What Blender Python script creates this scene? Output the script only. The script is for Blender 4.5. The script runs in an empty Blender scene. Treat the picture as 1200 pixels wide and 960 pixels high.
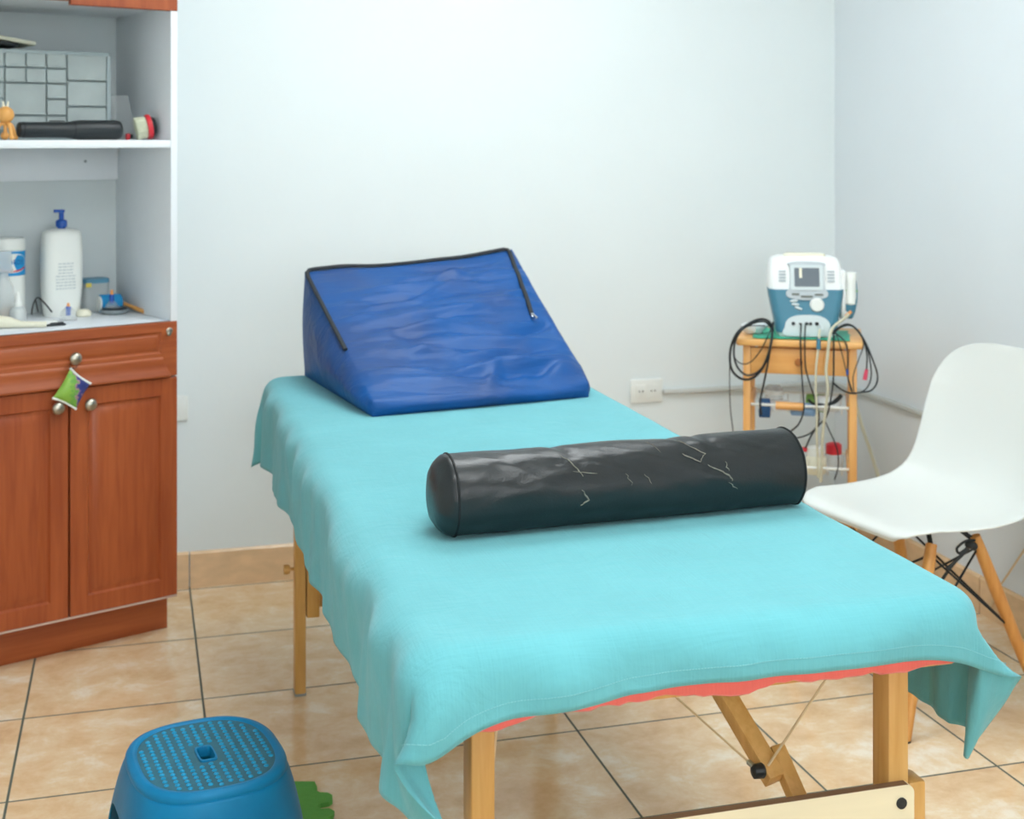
import bpy, bmesh, math, random
import numpy as np
from mathutils import Vector, Matrix, noise
random.seed(7)
C = bpy.context.scene.collection
PI = math.pi
sin, cos = math.sin, math.cos

# ------------------------------------------------------------------ camera constants (room axes: X right along back wall, Y into the room, Z up)
F_PX, EYE, CX, HZ, YAW = 1570.0, 1.33, 600.0, 163.0, math.radians(15.65)
def ray(px, py):
    x = (px-CX)/F_PX; z = (HZ-py)/F_PX
    return Vector((x*cos(YAW)+sin(YAW), -x*sin(YAW)+cos(YAW), z))
EYE_P = Vector((0, 0, EYE))
def on_plane(px, py, p0, n):
    r = ray(px, py); n = Vector(n)
    return EYE_P + r*((Vector(p0)-EYE_P).dot(n)/r.dot(n))

# ------------------------------------------------------------------ materials
MATS = {}
def mat(name, col, rough=.5, metal=0., spec=.5, var=0., vscale=20., bump=0., bscale=60., trans=0., alpha=1., sheen=0., coat=0., ior=1.45, emit=None, stretch=None):
    m = bpy.data.materials.new(name); m.use_nodes = True
    nt = m.node_tree; N = nt.nodes; L = nt.links
    b = N['Principled BSDF']
    b.inputs['Base Color'].default_value = (*col, 1); b.inputs['Roughness'].default_value = rough
    b.inputs['Metallic'].default_value = metal; b.inputs['Specular IOR Level'].default_value = spec
    b.inputs['IOR'].default_value = ior
    b.inputs['Transmission Weight'].default_value = trans; b.inputs['Alpha'].default_value = alpha
    b.inputs['Coat Weight'].default_value = coat
    if sheen: b.inputs['Sheen Weight'].default_value = sheen; b.inputs['Sheen Roughness'].default_value = .4
    if emit: b.inputs['Emission Color'].default_value = (*emit[0], 1); b.inputs['Emission Strength'].default_value = emit[1]
    tc = N.new('ShaderNodeTexCoord'); src = tc.outputs['Object']
    if stretch:
        mp = N.new('ShaderNodeMapping'); mp.inputs['Scale'].default_value = stretch; L.new(src, mp.inputs['Vector']); src = mp.outputs['Vector']
    no = N.new('ShaderNodeTexNoise'); no.inputs['Scale'].default_value = vscale; no.inputs['Detail'].default_value = 5; L.new(src, no.inputs['Vector'])
    rp = N.new('ShaderNodeMapRange'); rp.inputs['To Min'].default_value = 1-var; rp.inputs['To Max'].default_value = 1+var
    rp.inputs['From Min'].default_value = .3; rp.inputs['From Max'].default_value = .7
    L.new(no.outputs['Fac'], rp.inputs['Value'])
    mx = N.new('ShaderNodeVectorMath'); mx.operation = 'SCALE'; mx.inputs[0].default_value = col
    L.new(rp.outputs['Result'], mx.inputs['Scale']); L.new(mx.outputs['Vector'], b.inputs['Base Color'])
    if bump:
        n2 = N.new('ShaderNodeTexNoise'); n2.inputs['Scale'].default_value = bscale; n2.inputs['Detail'].default_value = 4; L.new(src, n2.inputs['Vector'])
        bp = N.new('ShaderNodeBump'); bp.inputs['Strength'].default_value = bump; bp.inputs['Distance'].default_value = .01
        L.new(n2.outputs['Fac'], bp.inputs['Height']); L.new(bp.outputs['Normal'], b.inputs['Normal'])
    MATS[name] = m
    return m
def S(h):   # srgb hex to linear
    v = [int(h[i:i+2], 16)/255 for i in (0, 2, 4)]
    return tuple(x/12.92 if x <= .04045 else ((x+.055)/1.055)**2.4 for x in v)

def wood_mat(name, c1, c2, axis=2, scale=9., rough=.4, dark=.12):
    m = bpy.data.materials.new(name); m.use_nodes = True
    N = m.node_tree.nodes; L = m.node_tree.links; b = N['Principled BSDF']
    tc = N.new('ShaderNodeTexCoord'); mp = N.new('ShaderNodeMapping')
    sc = [1., 1., 1.]; sc[axis] = .07
    mp.inputs['Scale'].default_value = sc; L.new(tc.outputs['Object'], mp.inputs['Vector'])
    n1 = N.new('ShaderNodeTexNoise'); n1.inputs['Scale'].default_value = scale*9; n1.inputs['Detail'].default_value = 6; n1.inputs['Distortion'].default_value = .6
    n2 = N.new('ShaderNodeTexNoise'); n2.inputs['Scale'].default_value = scale*1.6; n2.inputs['Detail'].default_value = 3
    L.new(mp.outputs['Vector'], n1.inputs['Vector']); L.new(mp.outputs['Vector'], n2.inputs['Vector'])
    ad = N.new('ShaderNodeMath'); ad.operation = 'MULTIPLY_ADD'; ad.inputs[1].default_value = .5
    L.new(n1.outputs['Fac'], ad.inputs[0]); 
    ml = N.new('ShaderNodeMath'); ml.operation = 'MULTIPLY'; ml.inputs[1].default_value = .5; L.new(n2.outputs['Fac'], ml.inputs[0]); L.new(ml.outputs[0], ad.inputs[2])
    r = N.new('ShaderNodeValToRGB'); r.color_ramp.elements[0].position = .36; r.color_ramp.elements[1].position = .64
    r.color_ramp.elements[0].color = (*c1, 1); r.color_ramp.elements[1].color = (*c2, 1)
    L.new(ad.outputs[0], r.inputs['Fac']); L.new(r.outputs['Color'], b.inputs['Base Color'])
    b.inputs['Roughness'].default_value = rough
    MATS[name] = m
    return m

def floor_mat():
    m = bpy.data.materials.new('beige_marbled_tile'); m.use_nodes = True
    N = m.node_tree.nodes; L = m.node_tree.links; b = N['Principled BSDF']
    g = N.new('ShaderNodeNewGeometry'); sp = N.new('ShaderNodeSeparateXYZ'); L.new(g.outputs['Position'], sp.inputs[0])
    def M(op, a, bb=None, c=None):
        n = N.new('ShaderNodeMath'); n.operation = op
        for i, v in enumerate((a, bb, c)):
            if v is None: continue
            if isinstance(v, (int, float)): n.inputs[i].default_value = v
            else: L.new(v, n.inputs[i])
        return n.outputs[0]
    T = .4015
    ux = M('DIVIDE', M('SUBTRACT', sp.outputs['X'], .151-T*20), T)
    uy = M('DIVIDE', M('SUBTRACT', sp.outputs['Y'], 2.86-T*20), T)
    fx, fy = M('FLOOR', ux), M('FLOOR', uy)
    dx = M('MULTIPLY', M('SUBTRACT', .5, M('ABSOLUTE', M('SUBTRACT', M('FRACT', ux), .5))), T)
    dy = M('MULTIPLY', M('SUBTRACT', .5, M('ABSOLUTE', M('SUBTRACT', M('FRACT', uy), .5))), T)
    dmin = M('MINIMUM', dx, dy)
    gr = N.new('ShaderNodeMapRange'); gr.inputs['From Min'].default_value = .0022; gr.inputs['From Max'].default_value = .0032
    L.new(dmin, gr.inputs['Value'])
    cb = N.new('ShaderNodeCombineXYZ'); L.new(M('MULTIPLY', fx, 7.31), cb.inputs['X']); L.new(M('MULTIPLY', fy, 3.17), cb.inputs['Y']); L.new(M('MULTIPLY_ADD', fx, 1.3, fy), cb.inputs['Z'])
    va = N.new('ShaderNodeVectorMath'); va.operation = 'ADD'
    ms = N.new('ShaderNodeMapping'); ms.inputs['Scale'].default_value = (1.15, 1.25, 1); L.new(g.outputs['Position'], ms.inputs['Vector'])
    L.new(ms.outputs['Vector'], va.inputs[0]); L.new(cb.outputs[0], va.inputs[1])
    n1 = N.new('ShaderNodeTexNoise'); n1.inputs['Scale'].default_value = 7; n1.inputs['Detail'].default_value = 8; n1.inputs['Roughness'].default_value = .68; n1.inputs['Distortion'].default_value = .25
    L.new(va.outputs[0], n1.inputs['Vector'])
    r = N.new('ShaderNodeValToRGB'); e = r.color_ramp.elements
    e[0].position = .33; e[0].color = (*S('D6B088'), 1); e[1].position = .68; e[1].color = (*S('EEE1CE'), 1)
    x = e.new(.45); x.color = (*S('E0BE96'), 1)
    x = e.new(.56); x.color = (*S('E6CCA8'), 1)
    L.new(n1.outputs['Fac'], r.inputs['Fac'])
    mx = N.new('ShaderNodeMix'); mx.data_type = 'RGBA'
    L.new(gr.outputs['Result'], mx.inputs['Factor']); mx.inputs[6].default_value = (*S('5A5F55'), 1); L.new(r.outputs['Color'], mx.inputs[7])
    L.new(mx.outputs[2], b.inputs['Base Color'])
    rr = N.new('ShaderNodeMapRange'); rr.inputs['To Min'].default_value = .8; rr.inputs['To Max'].default_value = .12
    L.new(gr.outputs['Result'], rr.inputs['Value']); L.new(rr.outputs['Result'], b.inputs['Roughness'])
    bp = N.new('ShaderNodeBump'); bp.inputs['Strength'].default_value = .5; bp.inputs['Distance'].default_value = .002
    L.new(gr.outputs['Result'], bp.inputs['Height']); L.new(bp.outputs['Normal'], b.inputs['Normal'])
    MATS['floor'] = m
    return m

def weave_mat(name, col, rough=.85, wscale=420., bump=.25, var=.06, sheen=.25, big=.0, trans=0.):
    """woven cloth: fine crossed threads plus soft uneven dye"""
    m = bpy.data.materials.new(name); m.use_nodes = True
    N = m.node_tree.nodes; L = m.node_tree.links; b = N['Principled BSDF']
    tc = N.new('ShaderNodeTexCoord'); 
    hs = []
    for sc in ((wscale, wscale*.04, wscale*.04), (wscale*.04, wscale, wscale*.04)):
        mp = N.new('ShaderNodeMapping'); mp.inputs['Scale'].default_value = sc; L.new(tc.outputs['Object'], mp.inputs['Vector'])
        no = N.new('ShaderNodeTexNoise'); no.inputs['Scale'].default_value = 1; no.inputs['Detail'].default_value = 2; L.new(mp.outputs['Vector'], no.inputs['Vector']); hs.append(no)
    ad = N.new('ShaderNodeMath'); ad.operation = 'ADD'; L.new(hs[0].outputs['Fac'], ad.inputs[0]); L.new(hs[1].outputs['Fac'], ad.inputs[1])
    n3 = N.new('ShaderNodeTexNoise'); n3.inputs['Scale'].default_value = 7; n3.inputs['Detail'].default_value = 4; L.new(tc.outputs['Object'], n3.inputs['Vector'])
    a2 = N.new('ShaderNodeMath'); a2.operation = 'MULTIPLY_ADD'; a2.inputs[1].default_value = .5; L.new(ad.outputs[0], a2.inputs[0]); L.new(n3.outputs['Fac'], a2.inputs[2])
    rp = N.new('ShaderNodeMapRange'); rp.inputs['From Min'].default_value = .75; rp.inputs['From Max'].default_value = 1.25
    rp.inputs['To Min'].default_value = 1-var; rp.inputs['To Max'].default_value = 1+var; L.new(a2.outputs[0], rp.inputs['Value'])
    mx = N.new('ShaderNodeVectorMath'); mx.operation = 'SCALE'; mx.inputs[0].default_value = col
    L.new(rp.outputs['Result'], mx.inputs['Scale']); L.new(mx.outputs['Vector'], b.inputs['Base Color'])
    b.inputs['Roughness'].default_value = rough; b.inputs['Specular IOR Level'].default_value = .25
    b.inputs['Sheen Weight'].default_value = sheen; b.inputs['Sheen Roughness'].default_value = .5
    if big:
        n4 = N.new('ShaderNodeTexNoise'); n4.inputs['Scale'].default_value = 16; n4.inputs['Detail'].default_value = 5; n4.inputs['Roughness'].default_value = .55; n4.inputs['Distortion'].default_value = 1.2
        L.new(tc.outputs['Object'], n4.inputs['Vector'])
        b0 = N.new('ShaderNodeBump'); b0.inputs['Strength'].default_value = big; b0.inputs['Distance'].default_value = .02; L.new(n4.outputs['Fac'], b0.inputs['Height'])
    bp = N.new('ShaderNodeBump'); bp.inputs['Strength'].default_value = bump; bp.inputs['Distance'].default_value = .0012
    L.new(ad.outputs[0], bp.inputs['Height']); L.new(bp.outputs['Normal'], b.inputs['Normal'])
    if big: L.new(b0.outputs['Normal'], bp.inputs['Normal'])
    MATS[name] = m
    return m

floor_mat()
WALL = mat('pale_wall_paint', S('E3EBEC'), .6, spec=.3, var=.012, vscale=3, bump=.04, bscale=35)
WALL_R = mat('pale_blue_wall_paint', S('DFE6EA'), .6, spec=.3, var=.012, vscale=3, bump=.04, bscale=35)
CEIL = mat('ceiling_white', S('F0F0EE'), .8, var=.01)
BASE = mat('tile_skirting', S('E2C098'), .25, var=.10, vscale=14, stretch=(1, 1, 2))
CHERRY = wood_mat('cherry_wood_laminate', S('93431F'), S('AD592D'), 2, 9, .42)
CHERRY_H = wood_mat('cherry_wood_laminate_horizontal', S('974823'), S('B05E31'), 0, 9, .42)
BEECH = wood_mat('beech_wood', S('C9974F'), S('DDB06C'), 2, 8, .4)
PINE = wood_mat('orange_pine', S('E4A45C'), S('F0B972'), 2, 7, .38)
PINE_H = wood_mat('orange_pine_horizontal', S('E4A45C'), S('F0B972'), 0, 7, .38)
CHAIRWOOD = wood_mat('warm_beech_dowel', S('C58440'), S('DDA056'), 2, 9, .4)
PLY = mat('cream_plywood', S('E8DEBE'), .45, var=.05, vscale=9, stretch=(.3, 1, 4))
PLYEDGE = mat('plywood_edge', S('7D6248'), .7)
WHITE_LAM = mat('white_melamine', S('EAEFF3'), .35, var=.01)
NICHE = mat('grey_white_board', S('D3DBDC'), .5, var=.015, vscale=6)
SHEET = weave_mat('turquoise_cotton', S('66B0B8'), .85, 380, .35, .05, .15, .14)
STITCH = mat('pale_turquoise_thread', S('86C6CC'), .8)
CORAL = weave_mat('coral_cotton', S('EC6F66'), .85, 380, .25, .05, .2)
NAVY = None
ZIP = mat('black_zip_tape', S('23282C'), .7, bump=.3, bscale=300)
STEEL = mat('brushed_nickel', S('B9B4A6'), .32, metal=1., var=.03)
CHROME = mat('chrome', S('DADDE0'), .15, metal=1.)
BLACKV = mat('black_vinyl', S('1B2022'), .32, spec=.5, var=.08, vscale=30, bump=.07, bscale=320)
CRACK = mat('cracked_vinyl_lining', S('77746A'), .9, var=.3, vscale=200)
DARKTHREAD = mat('dark_thread', S('14181A'), .8)
BLUEPL = mat('blue_plastic', S('0276A6'), .45, spec=.3, var=.10, vscale=16, bump=.04, bscale=30)
GREYPAD = mat('worn_blue_grey_pad', S('2C6577'), .6, var=.12, vscale=40)
BLUEDOT = mat('blue_dots', S('0A90BC'), .45)
FOAM = mat('green_foam', S('5FA64C'), .85, var=.05, vscale=90, bump=.3, bscale=500)
FOAMB = mat('blue_foam', S('3E86B8'), .85, var=.05, vscale=90, bump=.3, bscale=500)
CHAIRW = mat('white_polypropylene', S('DEE1DD'), .38, spec=.4)
BLACKM = mat('black_metal', S('1D2124'), .45, metal=.3)
BLACKP = mat('black_plastic', S('22282B'), .42)
DEVW = mat('device_white', S('F0F3F2'), .4)
TEAL = mat('teal_blue_plastic', S('4A849B'), .42, var=.02)
DEVG = mat('device_grey', S('BCC6CB'), .45)
DEVG2 = mat('device_pale_grey', S('D3DEE0'), .45)
SCREEN = mat('dark_screen', S('5E6A73'), .2)
GREENCLOTH = weave_mat('green_cloth', S('1FAE8B'), .85, 500, .2, .05)
CABLEB = mat('black_cable', S('1C2326'), .45)
CABLEG = mat('beige_cable', S('CFCBB2'), .5)
CABLEP = mat('tan_cord', S('D8BF98'), .6)
REDP = mat('red_plastic', S('D62F3B'), .4)
PINKP = mat('pink_red_plug', S('E2526E'), .45)
BLUEP = mat('blue_pump_plastic', S('1D56B0'), .35)
ORANGEP = mat('orange_plastic', S('F0A05A'), .45)
WHITEP = mat('white_plastic', S('EEF1EC'), .38)
CREAMP = mat('cream_plastic', S('EBE8D2'), .45, var=.02)
BRISTLE = mat('cream_bristles', S('E6EBD2'), .8, var=.1, vscale=200)
CLEAR = mat('clear_plastic', S('F2F6F6'), .06, trans=1., ior=1.2)
CLEARF = mat('thin_clear_plastic', S('EEF4F4'), .12, alpha=.20)
FROST = mat('frosted_plastic', S('E4ECEC'), .18, alpha=.42)
ORG = mat('grey_organiser_plastic', S('98A6A8'), .45)
ORGD = mat('smoky_drawer_plastic', S('B4BFBE'), .3, var=.10, vscale=12, alpha=.72)
TOYWOOD = mat('honey_wood_toy', S('E6A85C'), .4, var=.05)
PAPER = mat('cream_paper', S('D8D8C4'), .8, var=.05, stretch=(1, 1, 60))
LABELB = mat('bright_blue_label', S('1D93D0'), .45)
LABELG = mat('pale_grey_print', S('CBD3D3'), .6)
LABELD = mat('navy_print', S('1C3C86'), .5)
YELLOWP = mat('yellow_plastic', S('D9C356'), .5)
GREYP = mat('grey_plastic', S('8F9A9E'), .4)
LIDB = mat('dusty_blue_lid', S('4F86A0'), .45)
PLATE = mat('socket_plate', S('E6EAE6'), .4)
SLOT = mat('socket_slot', S('6F746E'), .6)
DUCT = mat('cable_duct', S('C6CBC8'), .5)
GREENP = mat('green_packet', S('7DB257'), .5)
NAVYP = mat('navy_packet', S('22507F'), .5)
PBLUE = mat('powder_blue_packet', S('7FA0C2'), .5)
SILVERP = mat('white_wrapper', S('E3E9EA'), .3)
LED = mat('led_diffuser', (1, 1, 1), .6, emit=((.93, .98, 1.0), 8.4))

# cushion print: green with a violet blot
def print_mat():
    m = bpy.data.materials.new('printed_green_satin'); m.use_nodes = True
    N = m.node_tree.nodes; L = m.node_tree.links; b = N['Principled BSDF']
    tc = N.new('ShaderNodeTexCoord'); sp = N.new('ShaderNodeSeparateXYZ'); L.new(tc.outputs['Object'], sp.inputs[0])
    no = N.new('ShaderNodeTexNoise'); no.inputs['Scale'].default_value = 90; L.new(tc.outputs['Object'], no.inputs['Vector'])
    a = N.new('ShaderNodeMath'); a.operation = 'MULTIPLY_ADD'; a.inputs[1].default_value = 18; L.new(sp.outputs['X'], a.inputs[0])
    a2 = N.new('ShaderNodeMath'); a2.operation = 'ADD'; L.new(no.outputs['Fac'], a2.inputs[0]); a2.inputs[1].default_value = -.02
    L.new(a2.outputs[0], a.inputs[2])
    r = N.new('ShaderNodeValToRGB'); e = r.color_ramp.elements
    e[0].position = .28; e[0].color = (*S('86B345'), 1); e[1].position = .95; e[1].color = (*S('2E3A78'), 1)
    for p, c in ((.5, '5FA24A'), (.6, 'B58B8F'), (.7, '3B3F86')):
        x = e.new(p); x.color = (*S(c), 1)
    L.new(a.outputs[0], r.inputs['Fac']); L.new(r.outputs['Color'], b.inputs['Base Color']); b.inputs['Roughness'].default_value = .4
    return m
PRINT = print_mat()

def navy_mat():
    """crinkled blue nylon with worn violet patches"""
    m = bpy.data.materials.new('blue_nylon'); m.use_nodes = True
    N = m.node_tree.nodes; L = m.node_tree.links; b = N['Principled BSDF']
    tc = N.new('ShaderNodeTexCoord')
    n1 = N.new('ShaderNodeTexNoise'); n1.inputs['Scale'].default_value = 6; n1.inputs['Detail'].default_value = 3; L.new(tc.outputs['Object'], n1.inputs['Vector'])
    r = N.new('ShaderNodeValToRGB'); e = r.color_ramp.elements
    e[0].position = .42; e[0].color = (*S('064C8E'), 1); e[1].position = .66; e[1].color = (*S('22477F'), 1)
    L.new(n1.outputs['Fac'], r.inputs['Fac']); L.new(r.outputs['Color'], b.inputs['Base Color'])
    b.inputs['Roughness'].default_value = .46; b.inputs['Specular IOR Level'].default_value = .3
    mp = N.new('ShaderNodeMapping'); mp.inputs['Scale'].default_value = (5, 22, 22); L.new(tc.outputs['Object'], mp.inputs['Vector'])
    n2 = N.new('ShaderNodeTexNoise'); n2.inputs['Scale'].default_value = 1; n2.inputs['Detail'].default_value = 4; n2.inputs['Distortion'].default_value = .8; L.new(mp.outputs['Vector'], n2.inputs['Vector'])
    bp = N.new('ShaderNodeBump'); bp.inputs['Strength'].default_value = .55; bp.inputs['Distance'].default_value = .012
    L.new(n2.outputs['Fac'], bp.inputs['Height']); L.new(bp.outputs['Normal'], b.inputs['Normal'])
    return m
NAVY = navy_mat()

# ------------------------------------------------------------------ mesh building
def catmull(P, n=8, closed=False):
    P = [Vector(p) for p in P]; out = []
    m = len(P)
    for i in range(m if closed else m-1):
        if closed: a, b, c, d = P[(i-1) % m], P[i], P[(i+1) % m], P[(i+2) % m]
        else: a, b, c, d = P[max(i-1, 0)], P[i], P[i+1], P[min(i+2, m-1)]
        for k in range(n):
            t = k/n
            out.append(.5*((2*b)+(-a+c)*t+(2*a-5*b+4*c-d)*t*t+(-a+3*b-3*c+d)*t**3))
    if not closed: out.append(P[-1])
    return out

def superell(a, b, n, k, z=0., ph=0.):
    out = []
    for i in range(k):
        t = 2*PI*i/k+ph; c_, s_ = cos(t), sin(t)
        out.append(Vector((a*math.copysign(abs(c_)**(2/n), c_), b*math.copysign(abs(s_)**(2/n), s_), z)))
    return out

class MB:
    def __init__(s, M=None): s.v = []; s.f = []; s.M = M
    def add(s, vs, fs, M=None):
        o = len(s.v)
        for p in vs:
            p = Vector(p)
            if M is not None: p = M @ p
            s.v.append(p)
        s.f += [tuple(i+o for i in f) for f in fs]
        return s
    def box(s, x0, x1, y0, y1, z0, z1, bev=0., seg=2, M=None):
        bm = bmesh.new(); bmesh.ops.create_cube(bm, size=1)
        for v in bm.verts: v.co = Vector((x0+(v.co.x+.5)*(x1-x0), y0+(v.co.y+.5)*(y1-y0), z0+(v.co.z+.5)*(z1-z0)))
        if bev: bmesh.ops.bevel(bm, geom=bm.edges[:], offset=bev, segments=seg, affect='EDGES', profile=.5)
        bm.verts.index_update()
        s.add([v.co.copy() for v in bm.verts], [[v.index for v in f.verts] for f in bm.faces], M); bm.free()
        return s
    def loft(s, rings, cap0=True, cap1=True, closed=True, M=None):
        n = len(rings[0]); vs = [p for r in rings for p in r]; fs = []
        for j in range(len(rings)-1):
            for i in range(n if closed else n-1):
                k = (i+1) % n
                fs.append((j*n+i, j*n+k, (j+1)*n+k, (j+1)*n+i))
        if cap0: fs.append(tuple(range(n-1, -1, -1)))
        if cap1: fs.append(tuple((len(rings)-1)*n+i for i in range(n)))
        return s.add(vs, fs, M)
    def lathe(s, prof, seg=32, M=None, cap=True):
        rings = [[Vector((r*cos(2*PI*i/seg), r*sin(2*PI*i/seg), z)) for i in range(seg)] for r, z in prof]
        return s.loft(rings, cap, cap, True, M)
    def tube(s, pts, r, seg=8, M=None, flat=1.):
        P = [Vector(p) for p in pts]; n = len(P)
        R = r if isinstance(r, (list, tuple)) else [r]*n
        up = None; rings = []
        for i in range(n):
            t = (P[min(i+1, n-1)]-P[max(i-1, 0)]).normalized()
            if up is None:
                up = Vector((0, 0, 1)) if abs(t.z) < .9 else Vector((1, 0, 0))
            a = (up - t*up.dot(t)).normalized(); up = a; bb = t.cross(a)
            rings.append([P[i]+(a*cos(2*PI*k/seg)*flat+bb*sin(2*PI*k/seg))*R[i] for k in range(seg)])
        return s.loft(rings, True, True, True, M)
    def prism(s, poly, z0, z1, M=None):
        n = len(poly)
        return s.loft([[Vector((p[0], p[1], z0)) for p in poly], [Vector((p[0], p[1], z1)) for p in poly]], True, True, True, M)
    def grid(s, fn, nu, nv, M=None, closed_u=False):
        vs = [fn(i/(nu if closed_u else nu-1), j/(nv-1)) for j in range(nv) for i in range(nu)]; fs = []
        for j in range(nv-1):
            for i in range(nu if closed_u else nu-1):
                k = (i+1) % nu
                fs.append((j*nu+i, j*nu+k, (j+1)*nu+k, (j+1)*nu+i))
        return s.add(vs, fs, M)
    def ball(s, c, r, seg=16, rings=10, sc=(1, 1, 1), M=None):
        prof = [(max(r*sin(PI*i/rings), 1e-5), -r*cos(PI*i/rings)) for i in range(rings+1)]
        T = Matrix.Translation(Vector(c)) @ Matrix.Diagonal((*sc, 1))
        return s.lathe(prof, seg, T if M is None else M @ T, True)
    def build(s, name, m, parent=None, ang=40, mods=None):
        me = bpy.data.meshes.new(name)
        vs = [tuple(s.M @ p) if s.M is not None else tuple(p) for p in s.v]
        me.from_pydata(vs, [], s.f); me.update()
        bm = bmesh.new(); bm.from_mesh(me); bmesh.ops.recalc_face_normals(bm, faces=bm.faces[:]); bm.to_mesh(me); bm.free()
        me.materials.append(m)
        me.polygons.foreach_set('use_smooth', [True]*len(me.polygons))
        if ang < 180: me.set_sharp_from_angle(angle=math.radians(ang))
        o = bpy.data.objects.new(name, me); C.objects.link(o)
        if parent is not None: o.parent = parent
        return o

def tag(o, label, cat, group=None):
    o['label'] = label; o['category'] = cat
    if group: o['group'] = group
    return o
def thing(name, label, cat, loc=(0, 0, 0), rotz=0., group=None, rot=None):
    o = bpy.data.objects.new(name, None); C.objects.link(o); o.empty_display_size = .05
    o.location = loc; o.rotation_euler = rot if rot else (0, 0, rotz)
    return tag(o, label, cat, group)
def struct(o): o['kind'] = 'structure'; return o
def T(x, y, z): return Matrix.Translation((x, y, z))
def RX(a): return Matrix.Rotation(a, 4, 'X')
def RY(a): return Matrix.Rotation(a, 4, 'Y')
def RZ(a): return Matrix.Rotation(a, 4, 'Z')
def fbm(p, s=1., o=3): return noise.fractal(Vector(p)*s, 1., 2., o)

# ------------------------------------------------------------------ room
WX0, WX1, WY0, WY1, CZ = -.80, 2.285, -1.3, 4.09, 2.55
struct(MB().box(WX0-.1, WX1+.1, WY0-.1, WY1+.1, -.08, 0).build('floor', MATS['floor']))
struct(MB().box(WX0-.1, WX1+.1, WY0-.1, WY1+.1, CZ, CZ+.08).build('ceiling', CEIL))
struct(MB().box(WX0-.1, WX1+.1, WY1, WY1+.1, 0, CZ).build('wall_back', WALL))
struct(MB().box(WX1, WX1+.1, WY0, WY1, 0, CZ).build('wall_right', WALL_R))
struct(MB().box(WX0-.1, WX0, WY0, WY1, 0, CZ).build('wall_left', WALL))
# front wall (behind the camera) with a window opening added for front light
wf = MB(); wx0, wx1, wz0, wz1 = -.2, 1.7, .95, 2.25
wf.box(WX0, wx0, WY0-.1, WY0, 0, CZ); wf.box(wx1, WX1, WY0-.1, WY0, 0, CZ); wf.box(wx0, wx1, WY0-.1, WY0, 0, wz0); wf.box(wx0, wx1, WY0-.1, WY0, wz1, CZ)
struct(wf.build('wall_front', WALL))
win = MB()
for a, b in ((wx0, wx0+.05), (wx1-.05, wx1), ((wx0+wx1)/2-.025, (wx0+wx1)/2+.025)): win.box(a, b, WY0-.08, WY0-.03, wz0, wz1)
win.box(wx0, wx1, WY0-.08, WY0-.03, wz0, wz0+.05); win.box(wx0, wx1, WY0-.08, WY0-.03, wz1-.05, wz1)
struct(win.build('added_window_1', WHITEP))

# skirting tiles, one course along each wall, tile joints as gaps in the mesh
def skirting(name, p0, p1, n, joints, h=.105, t=.011):
    m = MB(); d = (Vector(p1)-Vector(p0)); L = d.length; d.normalize(); n = Vector(n)
    xs = [0]+[j for j in joints if 0 < j < L]+[L]
    for a, b in zip(xs[:-1], xs[1:]):
        A = Vector(p0)+d*(a+.002); B = Vector(p0)+d*(b-.002)
        ring = lambda P: [P, P+n*t, P+n*t+Vector((0, 0, h-.006)), P+n*(t-.005)+Vector((0, 0, h)), P+Vector((0, 0, h))]
        m.loft([ring(A), ring(B)])
    return struct(m.build(name, BASE, ang=30))
T0 = .4015
skirting('baseboard_back', (WX0, WY1, 0), (WX1, WY1, 0), (0, -1, 0), [.151-WX0+T0*k for k in range(-3, 8)])
skirting('baseboard_right', (WX1, WY0, 0), (WX1, WY1-.012, 0), (-1, 0, 0), [2.86-WY0+T0*k for k in range(-12, 8)])
skirting('baseboard_left', (WX0, WY0, 0), (WX0, WY1-.012, 0), (1, 0, 0), [2.86-WY0+T0*k for k in range(-12, 8)])

# ceiling lamps
for i, (x, y) in enumerate(((.65, 1.05), (.95, 2.85))):
    t = thing('ceiling_lamp', ('square white ceiling lamp nearer the front wall', 'square white ceiling lamp nearer the back wall')[i], 'lamp', (x, y, CZ))
    fr = MB(); w = .45
    for a in (0, 1, 2, 3): fr.box(-w-.02, w+.02, w, w+.02, -.05, 0, .003, M=RZ(a*PI/2))
    fr.build('lamp_frame', WHITEP, t)
    MB().box(-w, w, -w, w, -.04, -.03).build('lamp_diffuser', LED, t)

# ------------------------------------------------------------------ sockets and cable duct on the walls
def socket(x0, x1, z0, z1, label, n):
    t = thing('wall_socket', label, 'socket', ((x0+x1)/2, WY1, (z0+z1)/2))
    w, h = (x1-x0)/2, (z1-z0)/2
    MB().box(-w, w, -.009, 0, -h, h, .004).build('cover_plate', PLATE, t)
    for k in range(n):
        cx = (k-(n-1)/2)*.042
        f = MB().box(cx-.017, cx+.017, -.011, -.006, -.022, .022, .003).build('socket_insert', PLATE, t)
        s = MB()
        for dx in (-.006, .006): s.lathe([(.0024, 0), (.0024, .003)], 10, T(cx+dx, -.0105, 0) @ RX(PI/2))
        s.build('socket_hole', SLOT, f)
    return t
socket(1.543, 1.655, .472, .548, 'white double wall socket above the bed edge, joined to the cable duct', 2)
socket(.030, .146, .495, .570, 'white wall socket half hidden behind the cherry wood cupboard', 1)
d = MB().box(1.656, WX1, WY1-.016, WY1, .497, .512, .003)
d.box(WX1-.016, WX1, 2.3, WY1-.016, .497, .512, .003)
tag(d.build('cable_duct', DUCT), 'thin grey cable duct running along both walls of the corner', 'cable duct')

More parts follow.
